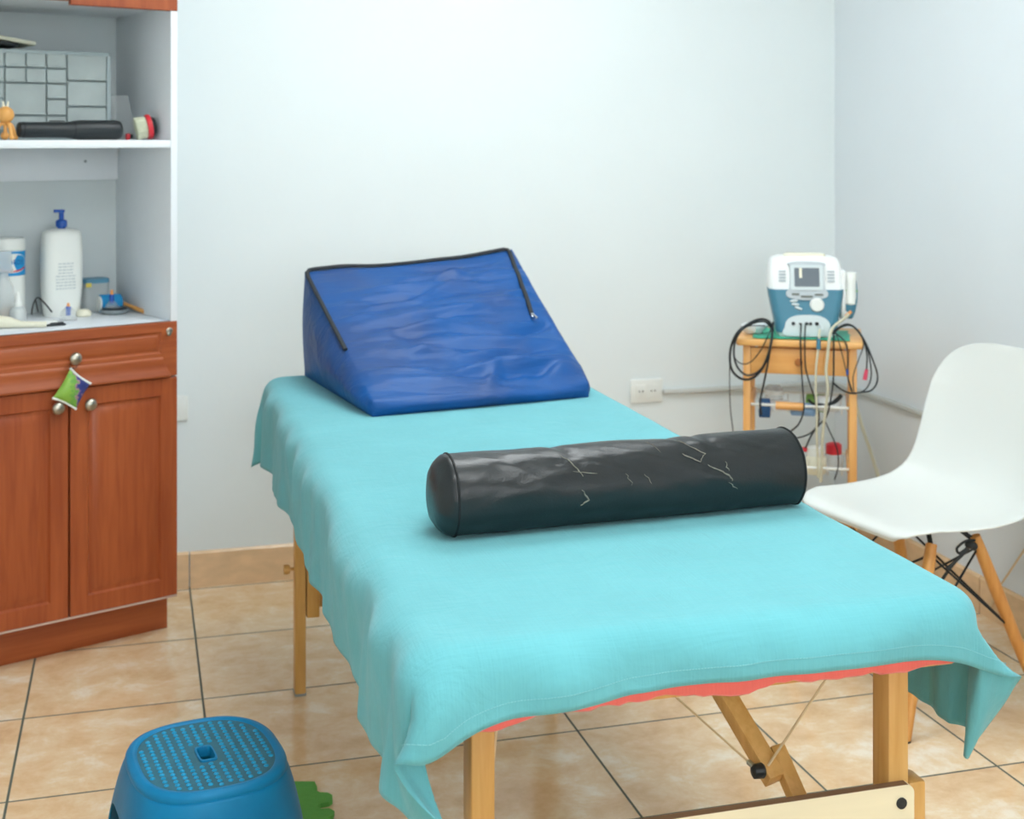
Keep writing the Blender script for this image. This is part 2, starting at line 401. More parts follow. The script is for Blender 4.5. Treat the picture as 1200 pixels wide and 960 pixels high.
# ------------------------------------------------------------------ cupboard
CUP = Vector((.106, 3.700, 0)); CA = math.radians(21.75)
cu = Vector((cos(CA), sin(CA), 0)); cn = Vector((-sin(CA), cos(CA), 0))
def cup_at(px, py, yl):
    p = on_plane(px, py, CUP+cn*yl, cn)-CUP
    return p.dot(cu), p.z
def cup_w(x, y, z): return CUP+cu*x+cn*y+Vector((0, 0, z))
cup = thing('cupboard', 'tall cupboard with white open shelves and cherry wood doors at left', 'cupboard', CUP, CA)
W, D, CT = .60, .405, .8425
b = MB()
for x0, x1 in ((-.018, 0), (-W, -W+.018)): b.box(x0, x1, .003, D, CT-.02, 1.70, .001)
b.box(-.018, 0, .0185, D, .108, CT-.02); b.box(-W, -W+.018, .0185, D, .108, CT-.02)
b.build('side_panel', WHITE_LAM, cup)
MB().box(-W+.018, -.018, D-.008, D, .108, 1.70).build('back_panel', NICHE, cup)
MB().box(-W+.018, -.0185, .002, D-.008, CT-.018, CT, .001).build('counter_board', WHITE_LAM, cup)
MB().box(-W+.018, -.0185, .004, D-.008, 1.307, 1.3275, .001).build('shelf', WHITE_LAM, cup)
rail = MB().box(-W+.018, -.0185, D-.026, D-.008, 1.213, 1.307, .001).build('back_rail', WHITE_LAM, cup)
x, z = cup_at(100, 189, D-.026)
MB().lathe([(.004, 0), (.004, .001)], 12, T(x, D-.026, z) @ RX(PI/2)).build('screw', GREYP, rail)
MB().box(-W+.018, -.0185, .02, D-.008, 1.682, 1.70).build('niche_ceiling', WHITE_LAM, cup)
MB().box(-W+.018, -.0185, .02, D-.008, .108, .126).build('bottom_board', WHITE_LAM, cup)
MB().box(-W, -.001, .0005, .0175, .1045, .1098, .001).build('edge_strip', mat('pale_edge_band', S('C9AFA0'), .5), cup)
MB().box(-W, 0, .07, .088, 0, .108, .001).build('plinth', CHERRY_H, cup)
ub = MB(); ub.box(-.018, 0, .019, D, 1.70, 2.35); ub.box(-W, -W+.018, .019, D, 1.70, 2.35); ub.box(-W, 0, .019, D, 2.35, 2.368); ub.box(-W, 0, D-.008, D, 1.70, 2.35)
ub.build('upper_case', WHITE_LAM, cup)
def panel_front(m, x0, x1, z0, z1, loops, th=.018):
    rings = [[Vector((a, th, c)) for a, c in ((x0, z0), (x1, z0), (x1, z1), (x0, z1))]]
    for ins, dep in loops:
        il, ir, ib, it = (ins if isinstance(ins, tuple) else (ins,)*4)
        rings.append([Vector((a, dep, c)) for a, c in ((x0+il, z0+ib), (x1-ir, z0+ib), (x1-ir, z1-it), (x0+il, z1-it))])
    return m.loft(rings, True, True)
ROUTE = [(0, .002), (.002, 0), (.046, 0), (.050, .0065), (.056, .0065), (.060, .0040), (.074, .0008), (.078, .0005)]
def knob(x, z, parent):
    m = MB().lathe([(.006, -.002), (.0055, .010), (.008, .013), (.0145, .017), (.0162, .022), (.0145, .027), (.009, .0305), (.0001, .0315)], 28, T(x, 0, z) @ RX(PI/2))
    return m.build('knob', STEEL, parent)
dr = panel_front(MB(), -.2895, -.001, .110, .6935, ROUTE).build('door', CHERRY, cup); knob(-.244, .651, dr)
dl = panel_front(MB(), -W, -.2940, .110, .6935, ROUTE).build('door', CHERRY, cup); knob(-.327, .651, dl)
m = MB(); lo = (lambda k: (.045+k, .045+k, .062+k, .026+k))
panel_front(m, -W, -.001, .6975, .8425, [(0, .002), (.002, 0), (lo(0), 0), (lo(.004), .0045), (lo(.009), .0045), (lo(.012), .002), (lo(.020), .0005)])
# scooped finger pull along the drawer's lower edge
prof = [(0, .052), (-.003, .049), (-.0045, .043), (-.003, .036), (-.0035, .026), (-.0065, .016), (-.011, .008), (-.012, .003), (-.010, -.001), (0, -.001)]
rings = []
for xx, k in ((-W+.004, .2), (-W+.03, 1), (-.068, 1), (-.060, .95), (-.053, .75), (-.046, .45), (-.042, .2)):
    rings.append([Vector((xx+(.022*(1-hh/.052) if xx > -.1 else 0), y*(1 if xx < -.1 else 1)*min(1, k+.25), .6975+hh*(k if xx > -.1 and False else 1))) for y, hh in prof])
m.loft(rings)
dw = m.build('drawer', CHERRY_H, cup, 30); knob(-.283, .772, dw)
lk = MB().lathe([(.0085, -.001), (.0085, .003), (.007, .004), (.0001, .004)], 20, T(-.024, 0, .818) @ RX(PI/2)); lk.box(-.030, -.027, -.012, 0, .808, .822, .001); lk.ball((-.0285, -.01, .812), .006, 12, 8, (1, .4, 1))
lk.build('lock', STEEL, dw)
ur = panel_front(MB(), -.288, 0, 1.673, 2.36, ROUTE).build('door', CHERRY, cup)
ul = panel_front(MB(), -W, -.2915, 1.683, 2.36, ROUTE).build('door', CHERRY, cup)

# little printed cushion hanging from the drawer knob
A, B_, Cc, Dd = (cup_at(*p, -.03) for p in ((83, 432), (107, 450), (90, 480), (62, 467)))
pc = thing('hanging_cushion', 'tiny green printed cushion hanging from the cupboard drawer knob', 'ornament', cup_w((A[0]+Cc[0])/2, -.026, (A[1]+Cc[1])/2), CA)
ox, oz = (A[0]+Cc[0])/2, (A[1]+Cc[1])/2
def pil(u, v, side):
    p = [(q[0]-ox, q[1]-oz) for q in (A, B_, Cc, Dd)]
    e = .10*(4*u*(1-u)); ee = .10*(4*v*(1-v))
    uu = .5+(u-.5)*(1-ee*.9); vv = .5+(v-.5)*(1-e*.9)
    x = (1-vv)*((1-uu)*p[0][0]+uu*p[1][0])+vv*((1-uu)*p[3][0]+uu*p[2][0])
    z = (1-vv)*((1-uu)*p[0][1]+uu*p[1][1])+vv*((1-uu)*p[3][1]+uu*p[2][1])
    return Vector((x, side*.012*(16*u*(1-u)*v*(1-v))**.45, z))
m = MB()
for sd in (-1, 1): m.grid(lambda u, v: pil(u, v, sd), 17, 17)
m.build('cushion_body', PRINT, pc, 60)
for v0 in (0, 1):
    MB().tube([pil(k/16, v0, 0) for k in range(17)], .0032, 8).build('white_trim', WHITEP, pc)
kx = -.283-ox
MB().tube(catmull([(A[0]-ox, 0, A[1]-oz), (kx+.002, .006, .772-oz-.022), (kx+.007, .016, .772-oz-.004), (kx, .016, .772-oz+.007), (kx-.007, .016, .772-oz-.004), (A[0]-ox-.001, 0, A[1]-oz)]), .0009, 6).build('hanging_loop', BLACKP, pc)

# ------------------------------------------------------------------ things on the upper shelf
ST = 1.3275
def cthing(name, label, cat, px, yl, z0, dx=0., rot=0., group=None, py=300):
    x, _ = cup_at(px, py, yl)
    return thing(name, label, cat, cup_w(x+dx, yl, z0), CA+rot, group)
# drawer organiser
yo = .17
xr, zt = cup_at(130, 62, yo); xl = xr-.40
og = thing('drawer_organiser', 'grey plastic organiser with many small see-through drawers on upper shelf', 'organiser', cup_w(xr, yo, ST), CA)
Hh = zt-ST
def ogx(px): return cup_at(px, 100, yo)[0]-xr
def ogz(py): return cup_at(100, py, yo)[1]-ST
m = MB(); m.box(-.40, 0, .008, .16, 0, Hh, .006)
m.build('organiser_case', ORG, og)
m = MB(); m.box(-.40, 0, -.002, .010, Hh-.012, Hh, .003); m.box(-.012, 0, -.002, .010, 0, Hh, .003); m.box(-.40, -.388, -.002, .010, 0, Hh, .003); m.box(-.40, 0, -.002, .010, 0, .010, .003)
m.build('organiser_rim', ORG, og)
cells = []
c0, c1, c2, c3, c4 = ogx(5), ogx(30), ogx(54), ogx(78), ogx(125)
wsm = c1-c0
rows = [ogz(64), ogz(81.5), ogz(99), ogz(117), ogz(136), ogz(154)]
for r_ in range(5):
    cells.append((c2, c3, rows[r_+1], rows[r_]))
for r_ in range(2):
    cells += [(c0, c1, rows[r_+1], rows[r_]), (c1, c2, rows[r_+1], rows[r_])]
cells += [(c0, c2, rows[4], rows[2]), (c0, c2, .012, rows[4])]
big = [ogz(64), ogz(95), ogz(125), ogz(155)]
for r_ in range(3): cells.append((c3, c4, big[r_+1], big[r_]))
for k in (1, 2, 3):
    for r_ in range(5): cells.append((c0-wsm*k, c0-wsm*(k-1), rows[r_+1], rows[r_]))
for (a, b2, z0, z1) in cells:
    if a < -.392: continue
    dwr = MB(); g = .002
    dwr.box(a+g, b2-g, -.003, .003, z0+g, z1-g, .0015, 1)
    dwr.box(a+g, b2-g, -.010, -.002, z0+g, z0+g+.004, .001, 1)
    dwr.box((a+b2)/2-.008, (a+b2)/2+.008, -.009, -.002, z0+g+.003, z0+g+.006, .001, 1)
    dwr.build('small_drawer', ORGD, og)
# papers on the organiser
x, z = cup_at(37, 55, .22)
bk = thing('paper_stack', 'worn stack of cream papers tilted on top of grey organiser', 'papers', cup_w(x, .22, ST+Hh+.001), CA)
MB().box(-.19, 0, -.03, .11, .012, .022, .002, M=RY(math.radians(8))).build('paper_leaves', PAPER, bk)
MB().box(-.19, -.04, -.02, .10, 0, .012, .003, M=RY(math.radians(8))).build('dark_folder', BLACKP, bk)
# black massager tube
x0, _ = cup_at(21, 150, .07); x1, _ = cup_at(141, 150, .07)
mt = thing('massager', 'black cylindrical massager lying along front of upper shelf', 'massager', cup_w(x0, .07, ST), CA)
Lm = x1-x0; r0 = .0262
MB().lathe([(.016, 0), (.0195, .003), (.020, .012), (.0205, Lm*.45), (.0235, Lm*.53), (r0, Lm*.58), (r0, Lm-.012), (.024, Lm-.003), (.020, Lm)], 32, T(0, 0, r0) @ RY(PI/2)).build('massager_body', BLACKP, mt)
MB().box(Lm*.30, Lm*.44, -.007, .007, r0+.0215, r0+.0245, .001).build('switch_strip', BLACKM, mt)
for q in (.04, .52): MB().lathe([(.0200 if q < .5 else .0232, Lm*q), (.0208 if q < .5 else .0240, Lm*q+.002), (.0200 if q < .5 else .0236, Lm*q+.004)], 32, T(0, 0, r0) @ RY(PI/2)).build('grip_ring', BLACKM, mt)
# wooden massager toy
x, _ = cup_at(7, 130, .07)
wd = thing('wooden_massager', 'honey coloured wooden ball figure with splayed legs at shelf left', 'massager', cup_w(x, .075, ST), CA)
MB().ball((0, 0, .064), .0215, 20, 14).build('ball_head', TOYWOOD, wd)
bd = MB().tube([(0, 0, .045), (0, 0, .028), (0, 0, .012)], [.006, .0045, .006], 12); bd.ball((0, .004, .011), .0105); bd.build('body_peg', TOYWOOD, wd)
for a in (-1, 1, .25):
    lg = MB().tube(catmull([(a*.004, 0, .042), (a*.016, 0 if abs(a) == 1 else -.02, .036), (a*.026, 0 if abs(a) == 1 else -.03, .005)], 5), .0048, 10); lg.ball((a*.026, 0 if abs(a) == 1 else -.03, .006), .006)
    lg.build('leg', TOYWOOD, wd)
for sx in (-.006, .007): MB().tube([(sx*.6, 0, .08), (sx, 0, .098)], [.004, .002], 8).build('ear', CREAMP, wd)
# brush
xb, _ = cup_at(170, 150, .10)
br = thing('massage_brush', 'red and black round brush with cream bristles by shelf end', 'brush', cup_w(xb+.004, .09, ST+.0275), CA, rot=(0, math.radians(80), .16))
MB().lathe([(.0001, .017), (.016, .016), (.020, .011), (.020, .008)], 28).build('black_grip', BLACKP, br)
MB().lathe([(.020, .008), (.0255, .006), (.0265, .002), (.0255, -.003), (.020, -.004)], 32).build('red_shell', REDP, br)
br.scale = (1.3, 1.3, 1.3); br.location.z += .008
bs = MB(); random.seed(3)
for k in range(230):
    a = k*2.39996; rr = .0215*math.sqrt(k/230); 
    q = Vector((rr*cos(a), rr*sin(a), 0)); e = Vector((q.x*1.12+random.uniform(-.001, .001), q.y*1.12+random.uniform(-.001, .001), -.024+random.uniform(-.002, .001)))
    bs.tube([q+Vector((0, 0, -.003)), e], [.0011, .0008], 5)
bo = bs.build('bristles', BRISTLE, br); bo['kind'] = 'stuff'
# red plug bit and clear sleeve
x, _ = cup_at(151, 150, .11)
rp_ = thing('red_clip', 'small red and black clip beside the round brush', 'clip', cup_w(x, .12, ST), CA)
MB().box(-.004, .006, -.008, .008, 0, .018, .003).build('clip_jaw', REDP, rp_); MB().box(.004, .014, -.007, .007, .004, .016, .003).build('clip_pad', BLACKP, rp_)
x0, _ = cup_at(131, 130, .30); x1, _ = cup_at(152, 130, .30)
sl = thing('plastic_sleeve', 'empty clear plastic sleeve leaning against the cupboard side', 'sleeve', cup_w(x0, .27, ST), CA)
MB().loft([[Vector((a+o, y, z)) for a, y in ((0, 0), (.05, -.02), (.05, -.014), (0, .006))] for o, z in ((0, 0), (-.006, .05), (-.022, .125))]).build('sleeve_film', CLEARF, sl)

# ------------------------------------------------------------------ things on the counter
def cpos(px, yl, py=370): return cup_w(cup_at(px, py, yl)[0], yl, CT)
# lotion bottle
lb = thing('lotion_bottle', 'large white lotion bottle with blue pump on the counter', 'bottle', cpos(72, .30), CA)
w0 = cup_at(48, 300, .30)[0]; w1 = cup_at(95, 300, .30)[0]; hw = (w1-w0)/2; zs = cup_at(72, 268, .30)[1]-CT; zp = cup_at(72, 245, .30)[1]-CT
rings = []
for t, k in ((0, .80), (.02, .86), (.15, .92), (.35, .98), (.6, 1.0), (.8, .98), (.92, .95), (.965, .90), (.985, .75), (1, .42), (1.004, .3)):
    rings.append(superell(hw*k, .040*k, 2.8, 40, zs*t))
MB().loft(rings).build('bottle_body', WHITEP, lb, 50)
nk = MB().lathe([(.011, zs-.002), (.011, zs+.006), (.0155, zs+.006), (.0155, zs+.020), (.013, zs+.024), (.007, zs+.026), (.0065, zp-.010), (.009, zp-.009), (.009, zp-.002), (.0001, zp)], 24)
nk.loft([[Vector((x, y, z)) for y, z in ((-.006, zp-.009), (.006, zp-.009), (.005, zp-.001), (-.005, zp-.001))] for x in (-.001, -.012, -.020)])
nk.build('pump', BLUEP, lb)
lab = MB()
def lotion_face(x, z):
    k = 1 - .02; return -.040*max(0, 1-abs(x/hw)**2.8)**(1/2.8)-.0006
random.seed(5)
for r_ in range(9):
    z = zs*.60-r_*.0085; x = -.022-(.006 if r_ > 3 else 0)
    xe = .020 if r_ < 4 else .026
    while x < xe:
        l = min(random.uniform(.004, .012), xe-x)
        lab.add([(x, lotion_face(x, z), z), (x+l, lotion_face(x+l, z), z), (x+l, lotion_face(x+l, z), z+.0042), (x, lotion_face(x, z), z+.0042)], [(0, 1, 2, 3)])
        x += l+.0018
lab.build('printed_lines', LABELG, lb)
# wipes canister with wrap label
wc = thing('wipes_canister', 'white and blue wipes canister behind the clear spray bottle', 'canister', cpos(8, .33), CA)
rc = .047; hc = cup_at(8, 279, .33)[1]-CT; hl = cup_at(8, 291, .33)[1]-CT
MB().lathe([(rc-.003, 0), (rc, .004), (rc, hl-.004)], 40).build('canister_body', WHITEP, wc)
MB().lathe([(rc-.002, hl-.004), (rc+.001, hl-.002), (rc+.001, hc-.004), (rc-.002, hc), (.0001, hc)], 40).build('lid', WHITEP, wc)
def band(z0, z1, r, a0=-PI, a1=PI, n=48):
    return lambda u, v: Vector((r*cos(a0+(a1-a0)*u), r*sin(a0+(a1-a0)*u), z0+(z1-z0)*v))
MB().grid(band(hl-.072, hl-.006, rc+.0006), 49, 3).build('label_band', LABELB, wc)
def disc_on(r, ac, zc, ra, rz, fill=True):
    vs = [Vector((r*cos(ac), r*sin(ac), zc))]
    for k in range(28):
        t = 2*PI*k/28; a = ac+ra*cos(t); vs.append(Vector((r*cos(a), r*sin(a), zc+rz*sin(t))))
    return vs, [(0, 1+k, 1+(k+1) % 28) for k in range(28)]
ac = -PI/2+.05
MB().add(*disc_on(rc+.0010, ac, hl-.038, 1.0, .026)).build('label_oval', WHITEP, wc)
cur = bpy.data.curves.new('label_word', 'FONT'); cur.body = 'CLOROX'; cur.size = .020; cur.align_x = 'CENTER'; cur.align_y = 'CENTER'; cur.resolution_u = 2
tmp = bpy.data.objects.new('label_word_curve', cur); C.objects.link(tmp); bpy.context.view_layer.update()
me = bpy.data.meshes.new_from_object(tmp.evaluated_get(bpy.context.evaluated_depsgraph_get())); bpy.data.objects.remove(tmp)
bm = bmesh.new(); bm.from_mesh(me)
for v in bm.verts:
    a = ac+v.co.x*.74/rc; v.co = Vector(((rc+.0015)*cos(a), (rc+.0015)*sin(a), hl-.036+v.co.y))
bm.to_mesh(me); bm.free(); me.materials.append(LABELD)
wo = bpy.data.objects.new('label_word', me); C.objects.link(wo); wo.parent = wc
MB().grid(lambda u, v: Vector(((rc+.0014)*cos(ac-.85+1.7*u), (rc+.0014)*sin(ac-.85+1.7*u), hl-.052-.010*(1-(2*u-1)**2)+.0045*v)), 25, 3).build('label_swoosh', REDP, wc)
# spray bottle
sb = thing('spray_bottle', 'clear spray bottle with grey trigger in front of wipes canister', 'bottle', cpos(4, .25), CA)
hs_ = cup_at(8, 325, .25)[1]-CT; ht = cup_at(8, 294, .25)[1]-CT
MB().lathe([(.026, 0), (.029, .003), (.029, hs_*.55), (.024, hs_*.8), (.012, hs_), (.011, hs_+.006)], 32).build('bottle_body', FROST, sb)
tr = MB().lathe([(.013, hs_), (.013, hs_+.012), (.009, hs_+.014)], 20); tr.box(-.020, .020, -.009, .009, hs_+.013, ht, .004); tr.tube([(.012, -.0, ht-.012), (.024, -.002, hs_+.010)], [.004, .003], 8)
tr.build('trigger_head', FROST, sb)
MB().lathe([(.0225, .004), (.0265, .006), (.0265, .040), (.0001, .041)], 28).build('liquid', mat('peach_liquid', S('E8C9A8'), .2, trans=.5), sb)
# dropper bottle
db = thing('dropper_bottle', 'short clear bottle with white nozzle cap at counter left', 'bottle', cpos(21, .20), CA)
MB().lathe([(.019, 0), (.022, .002), (.022, .034), (.015, .043), (.008, .046)], 28).build('bottle_body', FROST, db)
MB().lathe([(.010, .046), (.010, .054), (.0075, .058), (.0055, .080), (.0045, .083), (.0001, .084)], 20).build('nozzle_cap', WHITEP, db)
# cream wand
p0 = cup_at(-6, 370, .15)[0]; p1 = cup_at(54, 378, .085)[0]
wv = tag(MB(T(0, 0, 0)).tube([cup_w(p0-.02, .16, CT+.019), cup_w(p0, .15, CT+.018), cup_w(p0+.03, .135, CT+.015), cup_w((p0+p1)/2, .115, CT+.010), cup_w(p1, .085, CT+.0085)], [.015, .019, .016, .0095, .008], 16, flat=.9).build('massage_wand', CREAMP), 'long cream plastic wand lying along counter edge', 'wand')
# black tipped pen & strap
pt = thing('black_clamp', 'black elastic strap with clamp resting behind the cream wand', 'strap', cpos(52, .13), CA)
sx = lambda px, py: Vector((cup_at(px, py, .13)[0]-cup_at(52, 370, .13)[0], 0, max(.003, cup_at(px, py, .13)[1]-CT)))
MB().tube(catmull([sx(37, 369), sx(39, 357), sx(44, 349), sx(52, 355), sx(61, 366)], 6), .0022, 8).build('strap_band', BLACKP, pt)
MB().tube(catmull([sx(45, 366), sx(43, 358), sx(42, 352)], 6), .0018, 8).build('strap_tail', BLACKP, pt)
jw = MB().box(-.006, .045, -.035, -.027, .0005, .006, .002); jw.box(.004, .04, -.028, -.018, .0005, .008, .002, M=RZ(.25)); jw.build('clamp_jaw', BLACKP, pt)
MB().box(-.03, .03, -.016, -.004, .001, .013, .004).build('white_handle', WHITEP, pt)
# two cupping cups with blue valves
def cup_glass(px, yl, label, rr=.022, lean=0.):
    c = thing('cupping_cup', label, 'cupping cup', cpos(px, yl), CA)
    MB().lathe([(rr, 0), (rr+.001, .001), (rr, .012), (rr*.86, .024), (rr*.55, .032), (.007, .035)], 28).build('cup_dome', CLEARF, c)
    MB().lathe([(.0066, .013), (.0074, .034), (.006, .037), (.0001, .038)], 16).build('valve', BLUEP, c)
    MB().lathe([(.0045, .036), (.0036, .046), (.0001, .047)], 14).build('valve_tip', ORANGEP, c)
    return c
cup_glass(80, .19, 'clear cupping cup with blue valve in front of lotion bottle')
c2 = thing('cupping_cup', 'cupping cup with blue valve standing in the grey dish', 'cupping cup', cup_w(cup_at(131, 350, .25)[0], .25, CT+.0175), CA)
MB().lathe([(.017, 0), (.018, .001), (.016, .008), (.010, .016), (.006, .019)], 24).build('cup_dome', CLEARF, c2)
MB().lathe([(.0065, .012), (.0072, .032), (.006, .036), (.0001, .037)], 16).build('valve', BLUEP, c2)
MB().lathe([(.0045, .035), (.0038, .049), (.0001, .050)], 14).build('valve_tip', ORANGEP, c2)
# soap mound
tag(MB(Matrix.Translation(cpos(98, .25)) @ RZ(CA)).lathe([(.018, 0), (.021, .003), (.020, .012), (.014, .018), (.0001, .0195)], 24).build('soap_bar', CREAMP), 'rounded cream soap bar right of the lotion bottle', 'soap')
# jar with lid
jr = thing('square_jar', 'clear square jar with dusty blue lid against cupboard back', 'jar', cpos(110, .345), CA)
jh = cup_at(110, 326, .345)[1]-CT
rg = [superell(.036, .030, 5, 32, z) for z in (0, jh-.012)]
MB().loft([superell(.034, .028, 5, 32, 0)]+[superell(.036, .030, 5, 32, z) for z in (.004, jh-.012)]).build('jar_body', FROST, jr)
MB().loft([superell(.038, .032, 5, 32, z) for z in (jh-.012, jh-.003)]+[superell(.036, .030, 5, 32, jh)]).build('jar_lid', LIDB, jr)
MB().box(-.034, -.018, -.0325, -.029, jh-.022, jh-.010, .001).build('yellow_latch', YELLOWP, jr)
# blue tape box
tx = thing('tape_roll', 'blue and white tape pack lying behind the grey dish', 'tape', cpos(124, .31), CA)
MB().lathe([(.022, -.030), (.024, -.028), (.024, .028), (.022, .030)], 28, T(.012, 0, .024) @ RY(PI/2)).build('tape_wrap', LABELB, tx)
MB().lathe([(.0205, -.034), (.0215, -.030)], 28, T(.012, 0, .024) @ RY(PI/2)).build('tape_end', WHITEP, tx)
# grey dish
gd = thing('grey_dish', 'round grey dish with dark rim right of the soap bar', 'dish', cpos(134, .25), CA)
MB().lathe([(.026, 0), (.034, .002), (.038, .009), (.038, .013), (.035, .012), (.033, .006), (.0001, .005)], 36).build('dish_bowl', GREYP, gd)
MB().lathe([(.033, .012), (.0335, .0165), (.030, .0172), (.0001, .0172)], 36).build('dark_pad', BLACKP, gd)
# wooden stick
a_ = cup_at(144, 350, .30); b_ = cup_at(169, 362, .19)
tag(MB().tube([cup_w(a_[0], .30, CT+.021), cup_w(b_[0], .19, CT+.0065)], [.0052, .0058], 12).build('wooden_stick', TOYWOOD), 'short wooden stick leaning off the grey dish', 'stick')

# ------------------------------------------------------------------ massage table
X0, X1, Y0, Y1 = .31, 1.075, 1.52, 3.43
TZ, BZ = .728, .652
XM, YM = (X0+X1)/2, (Y0+Y1)/2
mt = thing('massage_table', 'folding beech massage table standing under the turquoise sheet', 'massage table', (XM, YM, 0))
def rrect(hx, hy, r, z, k=10):
    out = []
    for cx_, cy_, a0 in ((hx-r, hy-r, 0), (-hx+r, hy-r, PI/2), (-hx+r, -hy+r, PI), (hx-r, -hy+r, 1.5*PI)):
        for i in range(k+1):
            a = a0+PI/2*i/k; out.append(Vector((cx_+r*cos(a), cy_+r*sin(a), z)))
    return out
hx, hy = (X1-X0)/2, (Y1-Y0)/2
MB().loft([rrect(hx-.012, hy-.012, .05, BZ+.004), rrect(hx-.006, hy-.006, .05, BZ+.010), rrect(hx-.006, hy-.006, .05, TZ-.02), rrect(hx-.012, hy-.012, .05, TZ-.008), rrect(hx-.03, hy-.03, .04, TZ-.005)]).build('cushion', CREAMP, mt)
m = MB()
for sy in (-1, 1): m.box(-hx+.03, hx-.03, sy*(hy-.05)-.012, sy*(hy-.05)+.012, BZ-.02, BZ+.004)
for sx_ in (-1, 1): m.box(sx_*(hx-.05)-.012, sx_*(hx-.05)+.012, -hy+.04, hy-.04, BZ-.02, BZ+.004)
m.build('frame_rail', BEECH, mt)
LX, LYF, LYB = .286, 1.602-YM, 3.232-YM
for sx_ in (-1, 1):
    for ly, back in ((LYF, 0), (LYB, 1)):
        x = sx_*LX; s_ = -1 if not back else 1
        zb = .32
        zb = .185
        lg = MB().box(x-.0152, x+.0152, ly-.021, ly+.021, zb, BZ+.002, .003).build('leg', BEECH, mt)
        xo = x+sx_*.030
        top = .468 if not back else .645
        MB().box(xo-.0130, xo+.0130, ly-.019, ly+.019, .004, top, .004).build('leg_extension', BEECH, lg)
        MB().box(xo-.0135, xo+.0135, ly-.0195, ly+.0195, 0, .006, .002).build('rubber_foot', GREYP, lg)
        kz = .40 if not back else .30
        for q in (() if not back else (kz,)):
            kb = MB().lathe([(.004, 0), (.004, .010), (.010, .012), (.012, .018), (.011, .026), (.0001, .027)], 18, T(xo+sx_*.012, ly, q) @ RY(sx_*PI/2))
            kb.build('wing_knob', BEECH, lg)
        if not back and sx_ < 0:
            kb = MB().lathe([(.004, 0), (.010, .003), (.011, .010), (.0001, .012)], 16, T(x-sx_*.0165, ly+.01, .470) @ RY(-sx_*PI/2)).build('black_bolt', BLACKP, lg)
# end panels
def end_panel(y, z0, z1, th=.012):
    m = MB(); ow = LX+.0155; R_ = .012; poly = []
    for cx_, cz_, a0 in ((ow-R_, z1-R_, 0), (-ow+R_, z1-R_, PI/2), (-ow+R_, z0+R_, PI), (ow-R_, z0+R_, 1.5*PI)):
        for i in range(7):
            a = a0+PI/2*i/6; poly.append((cx_+R_*cos(a), cz_+R_*sin(a)))
    m.prism(poly, -th/2, th/2, T(0, y, 0) @ RX(PI/2))
    return m
ep = end_panel(LYF-.0275, .33, .474).build('end_panel', PLY, mt, 30)
MB().box(-LX-.006, LX+.006, LYF-.0333, LYF-.0217, .4738, .4746).build('panel_edge', PLYEDGE, ep)
for sx_ in (-1, 1): MB().lathe([(.0075, 0), (.0075, .002), (.004, .003), (.0001, .002)], 18, T(sx_*(LX-.004), LYF-.0335, .451) @ RX(PI/2)).build('bolt', BLACKP, ep)
MB().box(-LX, LX, LYB+.021, LYB+.034, .195, .235, .002).build('cross_bar', BEECH, mt)
# folding brace with knob and cables
off = Vector((-XM, -YM, 0))
U_ = Vector((.775, 1.95, BZ))+off
pl0 = Vector((XM, 1.70, .5)); nn = Vector((0, 1, .0))
K = on_plane(903, 905, (0, 1.70, 0), nn)+off
Lw = on_plane(938, 940, (0, 1.655, 0), nn)+off
def bar(m, a, b_, w, h):
    d_ = (b_-a); L_ = d_.length; d_.normalize(); xa = Vector((1, 0, 0)); xa = (xa-d_*xa.dot(d_)).normalized(); ya = d_.cross(xa)
    M_ = Matrix((xa, ya, d_)).transposed().to_4x4(); M_.translation = a
    return m.box(-w/2, w/2, -h/2, h/2, 0, L_, .002, M=M_)
br_ = bar(MB(), U_, K+(K-U_).normalized()*.012, .026, .026).build('brace', BEECH, mt)
bar(MB(), K+(U_-K).normalized()*.03+Vector((.026, .002, .004)), Lw+Vector((.012, 0, -.03)), .022, .022).build('brace_extension', BEECH, br_)
KB = K+Vector((-.020, -.004, .006))
MB().lathe([(.006, -.010), (.0095, -.008), (.0105, .005), (.008, .008), (.0001, .010)], 18, T(*KB) @ RY(PI/2)).build('brace_knob', BLACKP, br_)
cl = Vector((.60, 2.02, BZ))+off; cr = Vector((.985, 1.68, BZ))+off
MB().tube([KB, cl], .0017, 6).build('tension_cable', CABLEP, mt); MB().tube([KB+Vector((.01, 0, 0)), cr], .0021, 6).build('tension_cable', CABLEP, mt)
MB().tube([KB+Vector((-.004, -.004, .004)), KB+(cl-KB).normalized()*.018], .004, 8).build('cable_ferrule', STEEL, br_)
MB().tube([Vector((LX*-1+.018, LYF+.015, .50)), Vector((-LX+.045, LYF+.06, BZ))], .002, 6).build('tension_cable', CABLEP, mt)

# ---- coral fitted sheet hugging the cushion, gathered along its lower edge
def gather(i, n): return Vector((0, 0, .0075*noise.noise(Vector((i*.23, 3.1, 0)))+.004*noise.noise(Vector((i*.71, 9.2, 0)))))
def fit_ring(o, r, z, g=0.):
    P = rrect(hx+o, hy+o, r, z, 6); out = []
    # resample evenly
    seg = [(P[(i+1) % len(P)]-P[i]).length for i in range(len(P))]; Lt = sum(seg); n = 420; k = 0; acc = 0
    for i in range(n):
        t = Lt*i/n
        while acc+seg[k] < t: acc += seg[k]; k += 1
        q = P[k].lerp(P[(k+1) % len(P)], (t-acc)/max(seg[k], 1e-9))
        if g:
            nrm = Vector((q.x/abs(hx) if abs(abs(q.x)-hx) < .03 else 0, q.y/abs(hy) if abs(abs(q.y)-hy) < .03 else 0, 0))
            q = q+gather(i, n)*g+nrm*(.003*g*noise.noise(Vector((i*.5, 1, 4))))
        if g > .6 and q.y < -hy+.03: q = q-Vector((0, 0, .016*math.exp(-((q.x+hx-.095)/.035)**2)+.006*math.exp(-((q.x-.03)/.03)**2)))
        out.append(q)
    return out
m = MB(T(XM, YM, 0))
